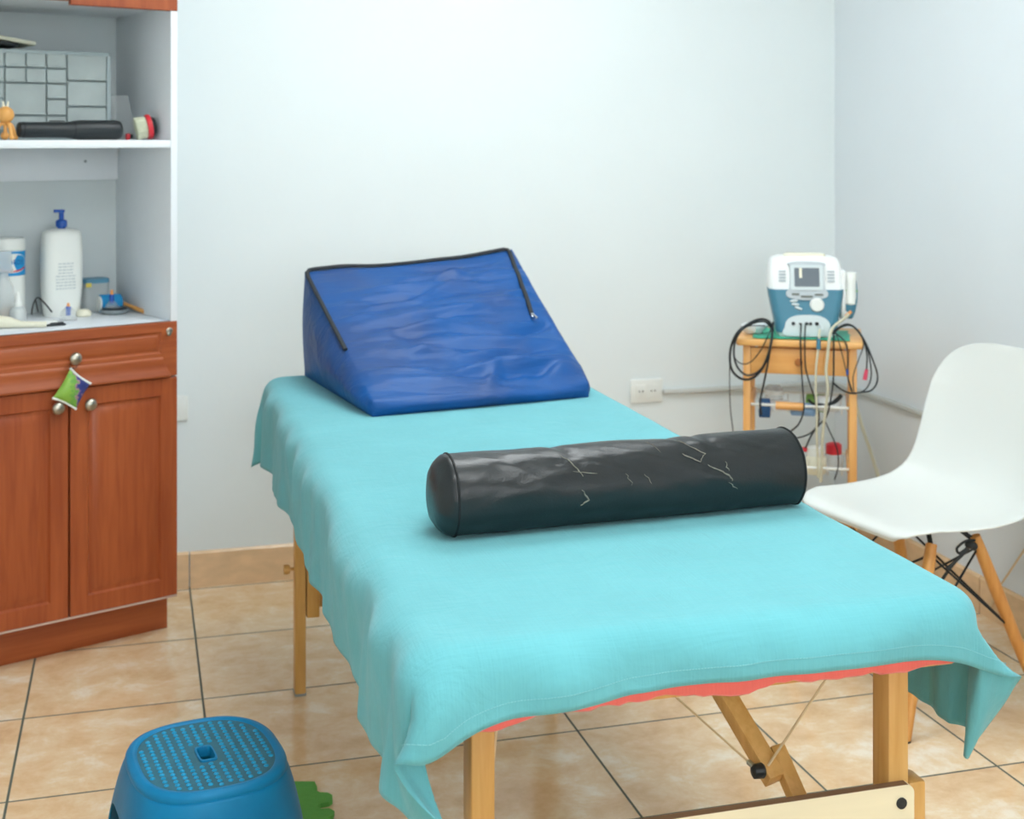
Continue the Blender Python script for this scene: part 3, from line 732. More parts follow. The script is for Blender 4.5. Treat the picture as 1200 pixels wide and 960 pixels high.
m.loft([fit_ring(-.045, .03, BZ-.003, .5), fit_ring(-.012, .05, BZ-.009, 1), fit_ring(.0, .05, BZ-.002, .8), fit_ring(0, .05, BZ+.018, .3), fit_ring(0, .05, TZ-.03), fit_ring(-.003, .05, TZ-.016), fit_ring(-.010, .05, TZ-.006), fit_ring(-.022, .05, TZ-.0015), fit_ring(-.04, .05, TZ)], False, True)
tag(m.build('fitted_sheet', CORAL, None, 180), 'coral fitted sheet peeking out below the turquoise sheet', 'sheet')

# ------------------------------------------------------------------ turquoise sheet, draped by a small cloth solver
def drape():
    SX0, SX1, SY0, SY1 = .165, 1.236, 1.452, 3.508
    h = .0145
    nx = int(round((SX1-SX0)/h))+1; ny = int(round((SY1-SY0)/h))+1
    gx = np.linspace(0, 1, nx); gy = np.linspace(0, 1, ny)
    U, V = np.meshgrid(gx, gy, indexing='ij')
    X = SX0+(SX1-SX0)*U; front = SY0+.016*np.sin(PI*np.clip(U, 0, 1))+.020*U
    Y = front+(SY1-front)*V
    rs = np.random.RandomState(4)
    Z = np.full_like(X, TZ+.012)
    for k in range(26):
        kx, ky, ph = rs.uniform(-40, 40), rs.uniform(-25, 25), rs.uniform(0, 6.28)
        Z += .0007*np.sin(kx*X+ky*Y+ph)
    P = np.stack([X, Y, Z], -1).reshape(-1, 3); rest0 = np.stack([X, Y, np.zeros_like(X)], -1).reshape(-1, 3)
    idx = np.arange(nx*ny).reshape(nx, ny)
    def pairs(di, dj):
        i0, i1 = max(0, -di), nx-max(0, di); j0, j1 = max(0, -dj), ny-max(0, dj)
        a = idx[i0:i1, j0:j1]; b_ = idx[i0+di:i1+di, j0+dj:j1+dj]
        return a, b_
    batches = []
    def addb(di, dj, comp):
        a, b_ = pairs(di, dj)
        s = max(abs(di), abs(dj))
        I, J = np.indices(a.shape)
        key = (I//abs(di)) % 2 if di else (J//abs(dj)) % 2
        for q in (0, 1):
            mk = key == q
            A, B2 = a[mk], b_[mk]
            if len(A): batches.append((A, B2, np.linalg.norm(rest0[A]-rest0[B2], axis=1), comp))
    addb(1, 0, 0.); addb(0, 1, 0.)
    addb(1, 1, 2e-4); addb(1, -1, 2e-4)
    addb(3, 0, 2e-2); addb(0, 3, 2e-2)
    cx_, cy_, cz_ = XM, YM, (TZ+BZ-.06)/2; hx_, hy_, hz_ = hx, hy, (TZ-BZ+.06)/2
    rc_, re_ = .05, .030; th = .0045
    def collide(P, Pold):
        lx, ly, lz = P[:, 0]-cx_, P[:, 1]-cy_, P[:, 2]-cz_
        ax, ay = np.abs(lx)-hx_+rc_, np.abs(ly)-hy_+rc_
        mx, my = np.maximum(ax, 0), np.maximum(ay, 0); ln = np.sqrt(mx*mx+my*my)
        d2 = ln+np.minimum(np.maximum(ax, ay), 0)-rc_
        both = ln > 1e-9
        gx_ = np.where(both, mx/np.maximum(ln, 1e-9), (ax > ay).astype(float)); gy_ = np.where(both, my/np.maximum(ln, 1e-9), (ax <= ay).astype(float))
        gx_ = gx_*np.sign(lx); gy_ = gy_*np.sign(ly)
        wz = np.abs(lz)-hz_+re_; wx = d2+re_
        qx, qz = np.maximum(wx, 0), np.maximum(wz, 0); l2 = np.sqrt(qx*qx+qz*qz)
        d = l2+np.minimum(np.maximum(wx, wz), 0)-re_
        ok = l2 > 1e-9
        nh = np.where(ok, qx/np.maximum(l2, 1e-9), (wx > wz).astype(float)); nz = np.where(ok, qz/np.maximum(l2, 1e-9), (wx <= wz).astype(float))*np.where(lz >= 0, 1, -1)
        # skin that hangs below the cushion keeps clear of it sideways
        n = np.stack([gx_*nh, gy_*nh, nz], 1)
        pen = th-d; hit = pen > 0
        P[hit] += n[hit]*pen[hit, None]
        dv = P[hit]-Pold[hit]; dn = (dv*n[hit]).sum(1, keepdims=True)*n[hit]
        P[hit] = P[hit]-(dv-dn)*.55
        return P
    vel = np.zeros_like(P); dt = 1/240.
    g = np.array([0, 0, -9.8])
    kk = int(round(.135/h))
    pulls = [(nx-1-kk, 0, np.array((1.165, 1.540, .605)), .3), (nx-1, 0, np.array((1.108, 1.60, .485)), .2),
             (kk, 0, np.array((.262, 1.500, .622)), .25), (0, 0, np.array((.395, 1.500, .525)), .25), (0, ny-1, np.array((.312, 3.445, .56)), .15)]
    for step in range(560):
        Pold = P.copy()
        vel += g*dt; vel *= (.985 if step < 400 else .96)
        P = P+vel*dt
        for it in range(2):
            for (A, B2, L0, comp) in batches:
                dlt = P[B2]-P[A]; ln = np.sqrt((dlt*dlt).sum(1)); w_ = 2+comp/(dt*dt)
                corr = dlt*(((ln-L0)/np.maximum(ln, 1e-9)/w_)[:, None])
                P[A] += corr; P[B2] -= corr
        if step > 120:      # the two front corners as they were left hanging
            for (i_, j_, tgt, wgt) in pulls:
                q_ = idx[i_, j_]; P[q_] += (tgt-P[q_])*wgt
        P = collide(P, Pold)
        vel = (P-Pold)/dt
        sp_ = np.sqrt((vel*vel).sum(1, keepdims=True)); vel *= np.minimum(1, 1.5/np.maximum(sp_, 1e-9))
    return P, idx
SP, SI = drape()
def ripple():
    gx_, gy_ = np.gradient(SP[SI], axis=0), np.gradient(SP[SI], axis=1)
    n_ = np.cross(gx_.reshape(-1, 3), gy_.reshape(-1, 3)); n_ /= np.linalg.norm(n_, axis=1, keepdims=True)+1e-9
    out = SP.copy(); flat = SI.ravel()
    for k, q in enumerate(flat):
        p = SP[q]; d_ = min(1., max(0., (TZ-.002-p[2])/.036))
        if d_ <= 0: continue
        along = p[0]*1.0+p[1]*1.0
        a_ = noise.noise(Vector((along*10, p[2]*5, 1.7)))+.16*noise.noise(Vector((along*24, p[2]*9, 5.1)))
        out[q] = p+n_[k]*(.021*d_*max(-.05, a_+.30))
    return out
SP = ripple()
nx, ny = SI.shape
me = bpy.data.meshes.new('bed_sheet')
fs = [(int(SI[i, j]), int(SI[i+1, j]), int(SI[i+1, j+1]), int(SI[i, j+1])) for i in range(nx-1) for j in range(ny-1)]
me.from_pydata([tuple(p) for p in SP], [], fs); me.materials.append(SHEET)
me.polygons.foreach_set('use_smooth', [True]*len(me.polygons))
sheet = bpy.data.objects.new('bed_sheet', me); C.objects.link(sheet)
tag(sheet, 'turquoise cotton sheet draped over the massage table', 'sheet')
md = sheet.modifiers.new('sub', 'SUBSURF'); md.levels = 1; md.render_levels = 1
md = sheet.modifiers.new('thick', 'SOLIDIFY'); md.thickness = .0016; md.offset = 0
# hem: doubled edge and stitches
nrm = np.zeros_like(SP); 
me.update()
vn = np.zeros(len(me.vertices)*3); me.vertices.foreach_get('normal', vn); vn = vn.reshape(-1, 3)
def stitch_row(rows, inset):
    st = MB()
    a_, b2 = rows
    for k in range(len(a_)-1):
        p = [Vector(SP[a_[k]])*(1-inset)+Vector(SP[b2[k]])*inset for k in (k, k+1)]; n_ = [Vector(vn[b2[k]]) for k in (k, k+1)]
        for s_ in range(4):
            t0, t1 = (s_+.12)/4, (s_+.80)/4
            for sg in (1,):
                q0 = p[0].lerp(p[1], t0)+n_[0]*.0012*sg; q1 = p[0].lerp(p[1], t1)+n_[1]*.0012*sg
                st.tube([q0, q1], .00045, 5)
    return st
up_sign = 1 if vn[SI[nx//2, ny//2]][2] > 0 else -1
vn *= up_sign
st = stitch_row((SI[:, 1], SI[:, 2]), .35)
st.build('hem_stitching', STITCH, sheet)

# ------------------------------------------------------------------ blue wedge cushion
SZ = TZ+.0055
wa, wb, wc_, wd_ = Vector((.487, 2.850)), Vector((1.006, 2.935)), Vector((.408, 3.395)), Vector((.972, 3.470))
wg = thing('wedge_cushion', 'blue nylon wedge cushion with black zip on the sheet', 'cushion', (wa.x, wa.y, SZ), 0)
random.seed(11)
WR = []   # wrinkles on the slope: (s0, t0, s1, t1, amp, width) s across, t up the slope
for k in range(58):
    t = random.uniform(.04, .95); s = random.uniform(.0, .85); l = random.uniform(.12, .6)
    WR.append((s, t, min(1.02, s+l), t+random.uniform(-.09, .10), random.choice((1, 1, -1))*random.uniform(.0055, .012)*(1.3 if t < .4 else .9), random.uniform(.014, .030)))
WR += [(.0, .14, .55, .06, .010, .03), (.52, .02, .62, .14, .014, .03), (.6, .16, .95, .10, .010, .03), (.08, .52, .95, .58, .010, .022), (.1, .47, .8, .53, -.009, .02), (.35, .36, .98, .28, .012, .028), (.3, .31, .95, .235, -.008, .02), (.6, .72, .99, .86, .006, .03), (.55, .80, .95, .90, -.004, .02)]
def wr(s, t):
    h_ = 0
    for s0, t0, s1, t1, a, w_ in WR:
        dx, dy = s1-s0, (t1-t0)
        L2 = dx*dx+dy*dy; q = ((s-s0)*dx+(t-t0)*dy)/L2; qc = min(1, max(0, q))
        d_ = math.hypot((s-s0-qc*dx), (t-t0-qc*dy)); 
        fade = math.sin(PI*min(1, max(0, q))) if 0 <= q <= 1 else 0
        h_ += a*math.exp(-(d_/w_)**2)*(.25+.75*fade)
    return h_
HL, HR = .262, .300
def base(s, t):
    p = (wa*(1-s)+wb*s)*(1-t)+(wc_*(1-s)+wd_*s)*t
    return p
def wtop(s, t):
    """slope surface point, s across 0..1, t from front edge 0 to ridge 1"""
    Ht = (HL*(1-s)+HR*s)*(1-.045*math.sin(PI*s)+.022*math.exp(-((s-.17)/.12)**2)+.008*noise.noise(Vector((s*7, 2, 2))))
    nose = .034
    z = nose+(Ht-nose)*(t**1.04)
    bul = .014*math.sin(PI*s)**.5*math.sin(PI*t)**.7
    p = base(s, t)
    edge = min(1, s/.05)*min(1, (1-s)/.05)
    return Vector((p.x, p.y, z+bul+wr(s, t)*min(1, .3+edge)))
m = MB(T(-wa.x, -wa.y, 0))
NS, NT = 90, 84
m.grid(lambda u, v: wtop(u, v), NS, NT)
# nose (front), sides, back : loft from the slope edges to the base
def wall(edge, foot, out, n, k=9, bul=.014):
    def fn(u, v):
        a = edge(u); b_ = foot(u); p = a.lerp(b_, v); bb = max(0, math.sin(PI*v))**.8*bul*max(0, math.sin(PI*u))**.45
        w_ = .006*noise.noise(Vector((u*7, v*4, bul*50)))*math.sin(PI*v)*math.sin(PI*u)
        return p+out*(bb+w_)
    m.grid(fn, n, k)
fo = (wb-wa).normalized()
outF = Vector((fo.y, -fo.x, 0)); outL = Vector((-fo.x, -fo.y, 0)); outR = -outL; outB = -outF
def foot(s, t, ins=.004): p = base(s, t); return Vector((p.x, p.y, 0))
wall(lambda u: wtop(u, 0), lambda u: foot(u, 0), outF, NS, 8, .016)
wall(lambda u: wtop(0, u), lambda u: foot(0, u), outL, NT, 13, .030)
wall(lambda u: wtop(1, u), lambda u: foot(1, u), outR, NT, 13, .030)
wall(lambda u: wtop(u, 1), lambda u: foot(u, 1), outB, NS, 11, .014)
m.grid(lambda u, v: foot(u, v), 4, 4)
wo_ = m.build('cushion_cover', NAVY, wg, 180)
bm = bmesh.new(); bm.from_mesh(wo_.data); bmesh.ops.remove_doubles(bm, verts=bm.verts[:], dist=.0006); bmesh.ops.recalc_face_normals(bm, faces=bm.faces[:]); bm.to_mesh(wo_.data); bm.free()
wo_.data.polygons.foreach_set('use_smooth', [True]*len(wo_.data.polygons))
O = Vector((-wa.x, -wa.y, 0))
lift = Vector((0, -.002, .0035))
zp_ = [wtop(.0+.0, t)+O+lift for t in np.linspace(.36, .985, 14)]+[wtop(s, 1)+O+lift+Vector((0, 0, .001)) for s in np.linspace(.015, .985, 34)]+[wtop(1-.02-.13*(1-t), t)+O+lift for t in np.linspace(.965, .47, 16)]
zp_ = [zp_[0]]+[zp_[k-1]*.3+zp_[k]*.4+zp_[k+1]*.3 for k in range(1, len(zp_)-1)]+[zp_[-1]]
MB().tube(zp_, .0056, 8, flat=.7).build('zip', ZIP, wg)
zq = zp_[-1]
zpu = MB().box(-.004, .004, -.012, .002, 0, .005, .0015, M=T(*zq) @ RX(.5)); zpu.tube([zq+Vector((0, -.01, .003)), zq+Vector((.006, -.026, -.006))], [.0022, .0035], 8)
zpu.build('zip_pull', CHROME, wg)

# ------------------------------------------------------------------ black bolster
bL, bR = .580, .0628
ba = math.radians(2.5)
bl = thing('bolster', 'worn black vinyl bolster roll lying across turquoise sheet', 'bolster', (.742, 1.990, SZ+.0005), ba)
def bol(x, a, infl=0.):
    r = bR*(1+.02*noise.noise(Vector((x*6, cos(a)*1.2, sin(a)*1.2))))
    r += .0022*noise.noise(Vector((x*16, cos(a)*2.4+3, sin(a)*2.4)))
    for xc_, am in ((-.105, .0035), (.095, .0045), (.135, .003)): r -= am*math.exp(-((x-xc_-.25*(a-1.9)*.12)/.012)**2)*max(0, sin(a+.5))
    for c_, k_, am, wd in ((-.19, .10, .0030, .010), (-.145, -.16, -.0030, .009), (-.07, .22, .0034, .008), (-.03, .12, -.0026, .008), (.045, .15, .0030, .009), (.075, -.22, -.0030, .009), (.17, .14, .0026, .010), (.205, -.18, -.0028, .010), (.245, .16, .0024, .009), (-.245, -.08, .0022, .008)):
        dd_ = x-(c_+k_*(a-2.4)); r += .5*am*math.exp(-(dd_/wd)**2)*math.exp(-((a-2.4)/.75)**2)
    e = (abs(x)/(bL/2))
    y, z = r*cos(a), r*sin(a)
    if z < -.8*bR: z = -.8*bR+(z+.8*bR)*.45
    return Vector((x, y, z+bR*.89))
NA = 72
rings = []
for k in range(91):
    x = -bL/2+bL*k/90
    rings.append([bol(x, 2*PI*i/NA) for i in range(NA)])
def cap_r(x_edge, sgn):
    out = []
    cz0 = bR*.89
    for t in (.99, .965, .92, .84, .7, .45, .15):
        dx = sgn*((.022 if sgn < 0 else .005)*(1-t**5)+(.004 if sgn < 0 else .001))
        out.append([Vector((x_edge+dx, p.y*t, cz0+(p.z-cz0)*t)) for p in (bol(x_edge, 2*PI*i/NA) for i in range(NA))])
    return out
MB().loft(rings, False, False).build('bolster_cover', BLACKV, bl, 180)
for sg in (-1, 1):
    cr_ = [[bol(sg*bL/2, 2*PI*i/NA) for i in range(NA)]]+cap_r(sg*bL/2, sg)
    e_ = MB().loft(cr_, False, True).build('end_cap', BLACKV, bl, 180)
    MB().tube([bol(sg*(bL/2-.002), 2*PI*i/NA)*1.0+Vector((0, 0, 0)) for i in range(NA+1)], .0020, 6).build('seam', DARKTHREAD, bl)
ms_ = MB()
for k in range(24, 40):
    a0 = 2*PI*k/NA*.5-.65
    ms_.tube([bol(bL/2-.001, a0)+Vector((.004, 0, .001)), bol(bL/2-.001, a0+.055)+Vector((.004, 0, .001))], .0022, 6)
ms_.build('white_lining', WHITEP, bl)
def crack(pts, w=.0013):
    P = []
    random.seed(int(pts[0][0]*1000)+77)
    for (x0_, a0), (x1_, a1) in zip(pts[:-1], pts[1:]):
        for k in range(6):
            t = k/6; x = x0_+(x1_-x0_)*t+random.uniform(-.0022, .0022); a = a0+(a1-a0)*t
            P.append(bol(x, a))
    w *= .62
    P = [p+(p-Vector((p.x, 0, bR*.89))).normalized()*.0004 for p in P]
    n = len(P)
    MB().tube(P, [w*(.35+.9*abs(noise.noise(Vector((i*.6, pts[0][0]*9, 1))))+.5*math.sin(PI*i/(n-1))) for i in range(n)], 6).build('crack', CRACK, bl)
# a: PI/2 is the top, PI*1.5 the underside; towards the camera is a ~ PI..
crack([(-.118, 2.05), (-.105, 2.35), (-.090, 2.75)], .0016); crack([(-.095, 3.0), (-.085, 3.25), (-.100, 3.38)], .002)
crack([(-.105, 2.55), (-.060, 2.66)], .0010); crack([(.085, 1.8), (.118, 2.35), (.105, 2.62)], .0014); crack([(.080, 2.3), (.112, 2.62)], .0020)
crack([(.118, 2.65), (.150, 2.95), (.158, 3.12)], .0022); crack([(.150, 2.6), (.152, 2.9)], .0012); crack([(.03, 1.75), (.05, 2.3)], .0008); crack([(.150, 3.12), (.168, 3.35)], .0013)
crack([(-.02, 2.7), (-.012, 3.05)], .0009); crack([(.01, 2.75), (.022, 3.05)], .0009)

# ------------------------------------------------------------------ white shell chair
ch = thing('shell_chair', 'white plastic shell chair with wooden dowel legs by right wall', 'chair', (1.835, 2.862, 0), math.radians(191)-PI/2)
prof = [(.224, .420), (.227, .431), (.218, .440), (.185, .446), (.12, .438), (.04, .428), (-.04, .424), (-.11, .432), (-.165, .462), (-.200, .515), (-.222, .575), (-.240, .645), (-.256, .715), (-.268, .768), (-.274, .798), (-.278, .810)]
PC = catmull([(0, a, b_) for a, b_ in prof], 6)
NV = len(PC)
def halfw(v):
    kn = [(0, .150), (.03, .185), (.07, .208), (.14, .224), (.30, .233), (.42, .232), (.52, .222), (.60, .212), (.72, .209), (.80, .208)]
    if v > .80:
        t = (v-.80)/.20; return .208*max(.02, (1-t**3.4))**.42
    for (a, p), (b_, q) in zip(kn[:-1], kn[1:]):
        if a <= v <= b_:
            t = (v-a)/(b_-a); return p+(q-p)*t
    return kn[-1][1]
ln = [0]
for i in range(1, NV): ln.append(ln[-1]+(PC[i]-PC[i-1]).length)
def shell(u, v):
    i = v*(NV-1); k = min(int(i), NV-2); p = PC[k].lerp(PC[k+1], i-k)
    vv = (ln[k]+(ln[k+1]-ln[k])*(i-k))/ln[-1]
    w_ = halfw(vv); s = 2*u-1
    # edges curl up along the seat and forward along the back
    tng = (PC[k+1]-PC[k]).normalized(); nor = Vector((0, -tng.z, tng.y)); 
    if nor.z < 0 and tng.y < 0: nor = -nor
    nor = Vector((0, tng.z, -tng.y))
    c_ = (.020*math.exp(-((vv-.45)/.28)**2)+.012+.020*math.exp(-((vv-.75)/.2)**2))*min(1, vv/.12)*min(1, (1.02-vv)/.18)
    lift_ = c_*abs(s)**2.6 - .004*max(0, abs(s)-.93)/.07
    return Vector((w_*s*(1-.02*abs(s)**4), p.y, p.z))+nor*lift_
so = MB().grid(shell, 41, 110).build('seat_shell', CHAIRW, ch, 180)
md = so.modifiers.new('thick', 'SOLIDIFY'); md.thickness = .006; md.offset = -1
md = so.modifiers.new('bev', 'SUBSURF'); md.levels = 1; md.render_levels = 1
tops = {}
for sx_ in (-1, 1):
    for fy in (1, -1):
        a = Vector((sx_*.135, (.100 if fy > 0 else -.035), .398)); f_ = Vector((sx_*.208, (.245 if fy > 0 else -.175), 0)); tops[(sx_, fy)] = (a, f_)
        q = [a.lerp(f_, t) for t in (0, .08, .3, .6, .97, 1)]
        lg = MB().tube(q, [.0125, .0140, .0155, .0145, .0105, .0095], 18).build('leg', CHAIRWOOD, ch)
        MB().tube([a+Vector((0, 0, -.012)), a+Vector((-sx_*.03, -fy*.02, .012))], .006, 8).build('leg_bracket', BLACKM, lg)
        MB().tube([f_+Vector((0, 0, .004)), f_], .0102, 14).build('glide', BLACKP, lg)
def lerp_leg(k, t): return tops[k][0].lerp(tops[k][1], t)
wires = MB()
for k0, k1 in (((-1, 1), (1, 1)), ((-1, -1), (1, -1)), ((-1, 1), (-1, -1)), ((1, 1), (1, -1))):
    wires.tube([lerp_leg(k0, .06), lerp_leg(k1, .55)], .0028, 8); wires.tube([lerp_leg(k1, .06), lerp_leg(k0, .55)], .0028, 8)
wires.build('wire_bracing', BLACKM, ch)
MB().box(-.10, .10, -.10, .07, .408, .419, .004).build('mounting_plate', BLACKM, ch)
# black strap knotted round the back leg
a = lerp_leg((1, -1), .10)
Mch = Matrix.Translation((1.835, 2.862, 0)) @ RZ(math.radians(191)-PI/2)
def leg_world(px, py): return on_plane(px, py, Mch @ lerp_leg((-1, -1), .15), (sin(YAW), cos(YAW), 0))-Vector((sin(YAW), cos(YAW), 0))*.022
kt = thing('knotted_cord', 'black cord knotted around the top of a chair leg', 'cord', leg_world(1133, 635))
lw = lambda px, py: leg_world(px, py)-leg_world(1133, 635)
MB().tube(catmull([lw(1139, 630), lw(1128, 631), lw(1118, 639), lw(1120, 645), lw(1127, 641), lw(1134, 634)], 6), .0032, 8).build('cord_loop', BLACKP, kt)
m = MB(); m.ball((0, 0, 0), .012, 14, 10, (1.1, .9, .8)); m.ball(lw(1137, 637), .010, 12, 8); m.build('cord_knot', BLACKP, kt)
MB().tube(catmull([lw(1132, 638), lw(1122, 648), lw(1110, 662), lw(1098, 680)], 6), .004, 8).build('cord_tail', BLACKP, kt)
MB().tube(catmull([lw(1131, 640), lw(1119, 652), lw(1104, 664)], 6), .0035, 8).build('cord_tail', BLACKP, kt)

# ------------------------------------------------------------------ pine trolley table in the corner
TR = Vector((1.677, 3.571, 0)); TA = math.radians(-28.7); tu = Vector((cos(TA), sin(TA), 0)); tn = Vector((-sin(TA), cos(TA), 0))
TW, TD, TH = .358, .30, .750
def tr_at(px, py, yl):
    p = on_plane(px, py, TR+tn*yl, tn)-TR
    return Vector((p.dot(tu), yl, p.z))
tr = thing('side_table', 'small orange pine side table with drawer in the corner', 'table', TR, TA)
MB().box(0, TW, 0, TD, TH-.020, TH, .005).build('table_top', PINE_H, tr)
lgx = (.018, TW-.018-.022)
for x in lgx:
    for y in (.018, TD-.036):
        MB().box(x, x+.022, y, y+.022, 0, TH-.020, .003).build('leg', PINE, tr)
MB().box(.05, TW-.05, TD-.042, TD-.024, TH-.105, TH-.02).build('back_apron', PINE_H, tr)
for x in (lgx[0]+.003, lgx[1]+.004): MB().box(x, x+.015, .046, TD-.046, TH-.105, TH-.02).build('side_apron', PINE_H, tr)
dd = MB().box(lgx[0]+.0225, lgx[1]-.0005, .015, .032, TH-.100, TH-.026, .002).build('drawer', PINE_H, tr)
k_ = tr_at(936, 425, 0)
MB().lathe([(.005, 0), (.005, .008), (.010, .012), (.0115, .018), (.008, .022), (.0001, .023)], 18, T(k_.x, .016, k_.z) @ RX(PI/2)).build('drawer_knob', wood_mat('brown_knob', S('A8642C'), S('B8743A'), 2, 20), dd)
# lower wire shelves hung between the legs, on short side blocks
for q, (yl, zz) in enumerate(((.04, tr_at(935, 476, .04).z), (.04, tr_at(965, 549, .04).z))):
    sh = MB(); 
    for y in (.04, TD-.05): sh.tube([(lgx[0]+.020, y, zz), (lgx[1]+.002, y, zz)], .0042, 10)
    for k in range(7): x = lgx[0]+.045+k*(lgx[1]-lgx[0]-.065)/6; sh.tube([(x, .04, zz-.004), (x, .09, zz-.03), (x, TD-.08, zz-.03), (x, TD-.05, zz-.004)], .0018, 6)
    so_ = sh.build('wire_shelf', WHITEP, tr)
    for x in (lgx[0]+.012, lgx[1]-.006): MB().box(x, x+.016, .05, TD-.05, zz-.012, zz+.012, .003).build('shelf_block', PINE_H, so_)
    if q == 0: MB().tube([tr_at(909, 475, .034), tr_at(942, 477, .034)], .0115, 18).build('wooden_handle', PINE_H, so_)
for s in (0,):   # sloping side brace
    MB().box(lgx[0]+.006, lgx[0]+.018, .045, .065, 0, .30, .002, M=T(0, .06, TH-.30) @ RX(math.radians(-28))).build('side_brace', PINE, tr)
zz1 = tr_at(935, 476, .04).z-.03; zz2 = tr_at(965, 549, .04).z-.03
def tw(x, y, z): return TR+tu*x+tn*y+Vector((0, 0, z))
def packet(name, label, cat, pxs, py, yl, zbase, hgt, thick, m_, tilt=.0):
    a, b_ = tr_at(pxs[0], py, yl).x, tr_at(pxs[1], py, yl).x
    o = MB(Matrix.Translation(tw((a+b_)/2, yl, zbase)) @ RZ(TA) @ RX(tilt)); w_ = (b_-a)/2
    def fn(u, v, s): 
        return Vector((w_*(2*u-1)*(1-.12*abs(2*v-1)**4), s*thick/2*(16*u*(1-u)*v*(1-v))**.4+.002*noise.noise(Vector((u*5, v*5, yl*40)))*(16*u*(1-u)*v*(1-v))**.4, hgt*v))
    o.grid(lambda u, v: fn(u, v, -1), 13, 11); o.grid(lambda u, v: fn(u, v, 1), 13, 11)
    return tag(o.build(name, m_, None, 180), label, cat)
lay = math.radians(-52)
packet('navy_packet', 'navy packet hanging over left end of upper wire shelf', 'packet', (889, 903), 490, .06, zz1-.012, .056, .018, NAVYP, -.1)
packet('printed_packet', 'white and navy printed packet lying on upper wire shelf', 'packet', (897, 926), 490, .075, zz1+.004, .045, .018, SILVERP, lay)
packet('blue_packet', 'powder blue packet below the wooden handle', 'packet', (926, 956), 492, .045, zz1+.001, .040, .022, PBLUE, -.5)
packet('green_packet', 'green packet beside the powder blue packet on wire shelf', 'packet', (944, 968), 484, .10, zz1+.004, .052, .020, GREENP, -.4)
packet('white_wrapper', 'white crumpled wrapper at right end of upper wire shelf', 'packet', (957, 984), 476, .06, zz1+.014, .046, .03, SILVERP, -.25)
a = tr_at(907, 470, .14)
o = thing('pill_tub', 'translucent tub behind the wooden handle of side table', 'tub', tw(a.x, .15, zz1+.005), TA)
MB().lathe([(.022, 0), (.026, .004), (.027, .052), (.020, .062), (.0001, .063)], 24).build('tub_body', FROST, o); MB().lathe([(.0275, .038), (.028, .040), (.028, .048), (.0275, .050)], 24).build('tub_rim', WHITEP, o)
a = tr_at(952, 468, .05); b_ = tr_at(985, 466, .05)
o = thing('black_headset', 'black curved band lying on upper wire shelf at right', 'band', tw(a.x, .055, zz1+.036), TA)
rel = lambda px, py: tr_at(px, py, .055)-Vector((a.x, .055, zz1+.036))
MB().tube(catmull([rel(947, 468), rel(953, 473), rel(963, 474), rel(974, 473), rel(981, 469), rel(986, 463)], 6), [.004]*15+[.006]*16, 10).build('band_arc', BLACKP, o)
MB().tube(catmull([rel(973, 474), rel(979, 469), rel(985, 464)], 6), .007, 10, flat=.6).build('band_pad', BLACKP, o)
# lower shelf things
def tubj(name, label, px, yl, r, h_, m_, capm=None, caph=.02):
    p = tr_at(px, 540, yl); o = thing(name, label, 'bottle', tw(p.x, yl, zz2+.003), TA)
    MB().lathe([(r*.92, 0), (r, .003), (r, h_), (r*.8, h_+.008)], 24).build('bottle_body', m_, o)
    if capm: MB().lathe([(r*.82, h_+.006), (r*.84, h_+.008), (r*.82, h_+caph), (r*.6, h_+caph+.004), (.0001, h_+caph+.005)], 24).build('cap', capm, o)
    return o
tubj('cream_jar', 'pale jar with white lid on lower wire shelf', 956, .09, .030, .046, CREAMP, WHITEP, .03)
tubj('red_jar', 'red topped jar on lower wire shelf beside white lid', 977, .15, .028, .040, FROST, REDP, .034)
tubj('gel_bottle', 'clear gel bottle at left of lower wire shelf', 942, .10, .018, .055, FROST, REDP, .012)
tubj('slim_bottle', 'slim clear bottle with white cap behind the bolster end', 930, .07, .018, .075, FROST, WHITEP, .018)

# green cloth on the table top
gcl = MB(Matrix.Translation(tw(0, 0, TH+.0006)) @ RZ(TA)).grid(lambda u, v: Vector((.045+.275*u+.008*noise.noise(Vector((u*3, v*3, 1))), .012+.20*v+.010*noise.noise(Vector((u*4, v*2, 7))), .0022+.0018*noise.noise(Vector((u*8, v*8, 2))))), 24, 18)
g_ = gcl.build('green_cloth', GREENCLOTH, None, 180); tag(g_, 'green cloth spread under the therapy machine', 'cloth')
md = g_.modifiers.new('t', 'SOLIDIFY'); md.thickness = .0015; md.offset = 1

# ------------------------------------------------------------------ therapy machine
c0 = tr_at(939, 393, .05)
DV = tw(c0.x+.018, .045, TH+.005); DA = math.radians(-21)
dv = thing('therapy_machine', 'white and teal electrotherapy machine with small screen on side table', 'machine', DV, DA)
dv.scale = (1, 1, .955)
def rbox(hw_, y0, y1, z, r=.02, k=6):
    cy_ = (y0+y1)/2; return [p+Vector((0, cy_, 0)) for p in rrect(hw_, (y1-y0)/2, r, z, k)]
def frontY(z): return .004+.035*(z/.24)**1.3
rings = []
for z, hw_ in ((0, .080), (.004, .084), (.05, .090), (.10, .100), (.135, .107), (.15, .109), (.19, .106), (.222, .101), (.234, .095), (.240, .08)):
    rings.append(rbox(hw_, frontY(z)+(0 if z < .22 else (z-.22)*.8), .15-(.0 if z < .2 else (z-.2)*.6), z))
MB().loft(rings).build('housing', DEVW, dv, 50)
def face(m, poly, d0, d1):
    """polygon (x,z) laid on the sloping front, raised from d0 to d1 metres in front of it"""
    n = len(poly)
    return m.loft([[Vector((x, frontY(max(z, 0))-d, z)) for x, z in poly] for d in (d0, d1)], True, True)
def rr2(x0, x1, z0, z1, r, k=5):
    out = []
    for cx_, cz_, a0 in ((x1-r, z1-r, 0), (x0+r, z1-r, PI/2), (x0+r, z0+r, PI), (x1-r, z0+r, 1.5*PI)):
        for i in range(k+1): a = a0+PI/2*i/k; out.append((cx_+r*cos(a), cz_+r*sin(a)))
    return out
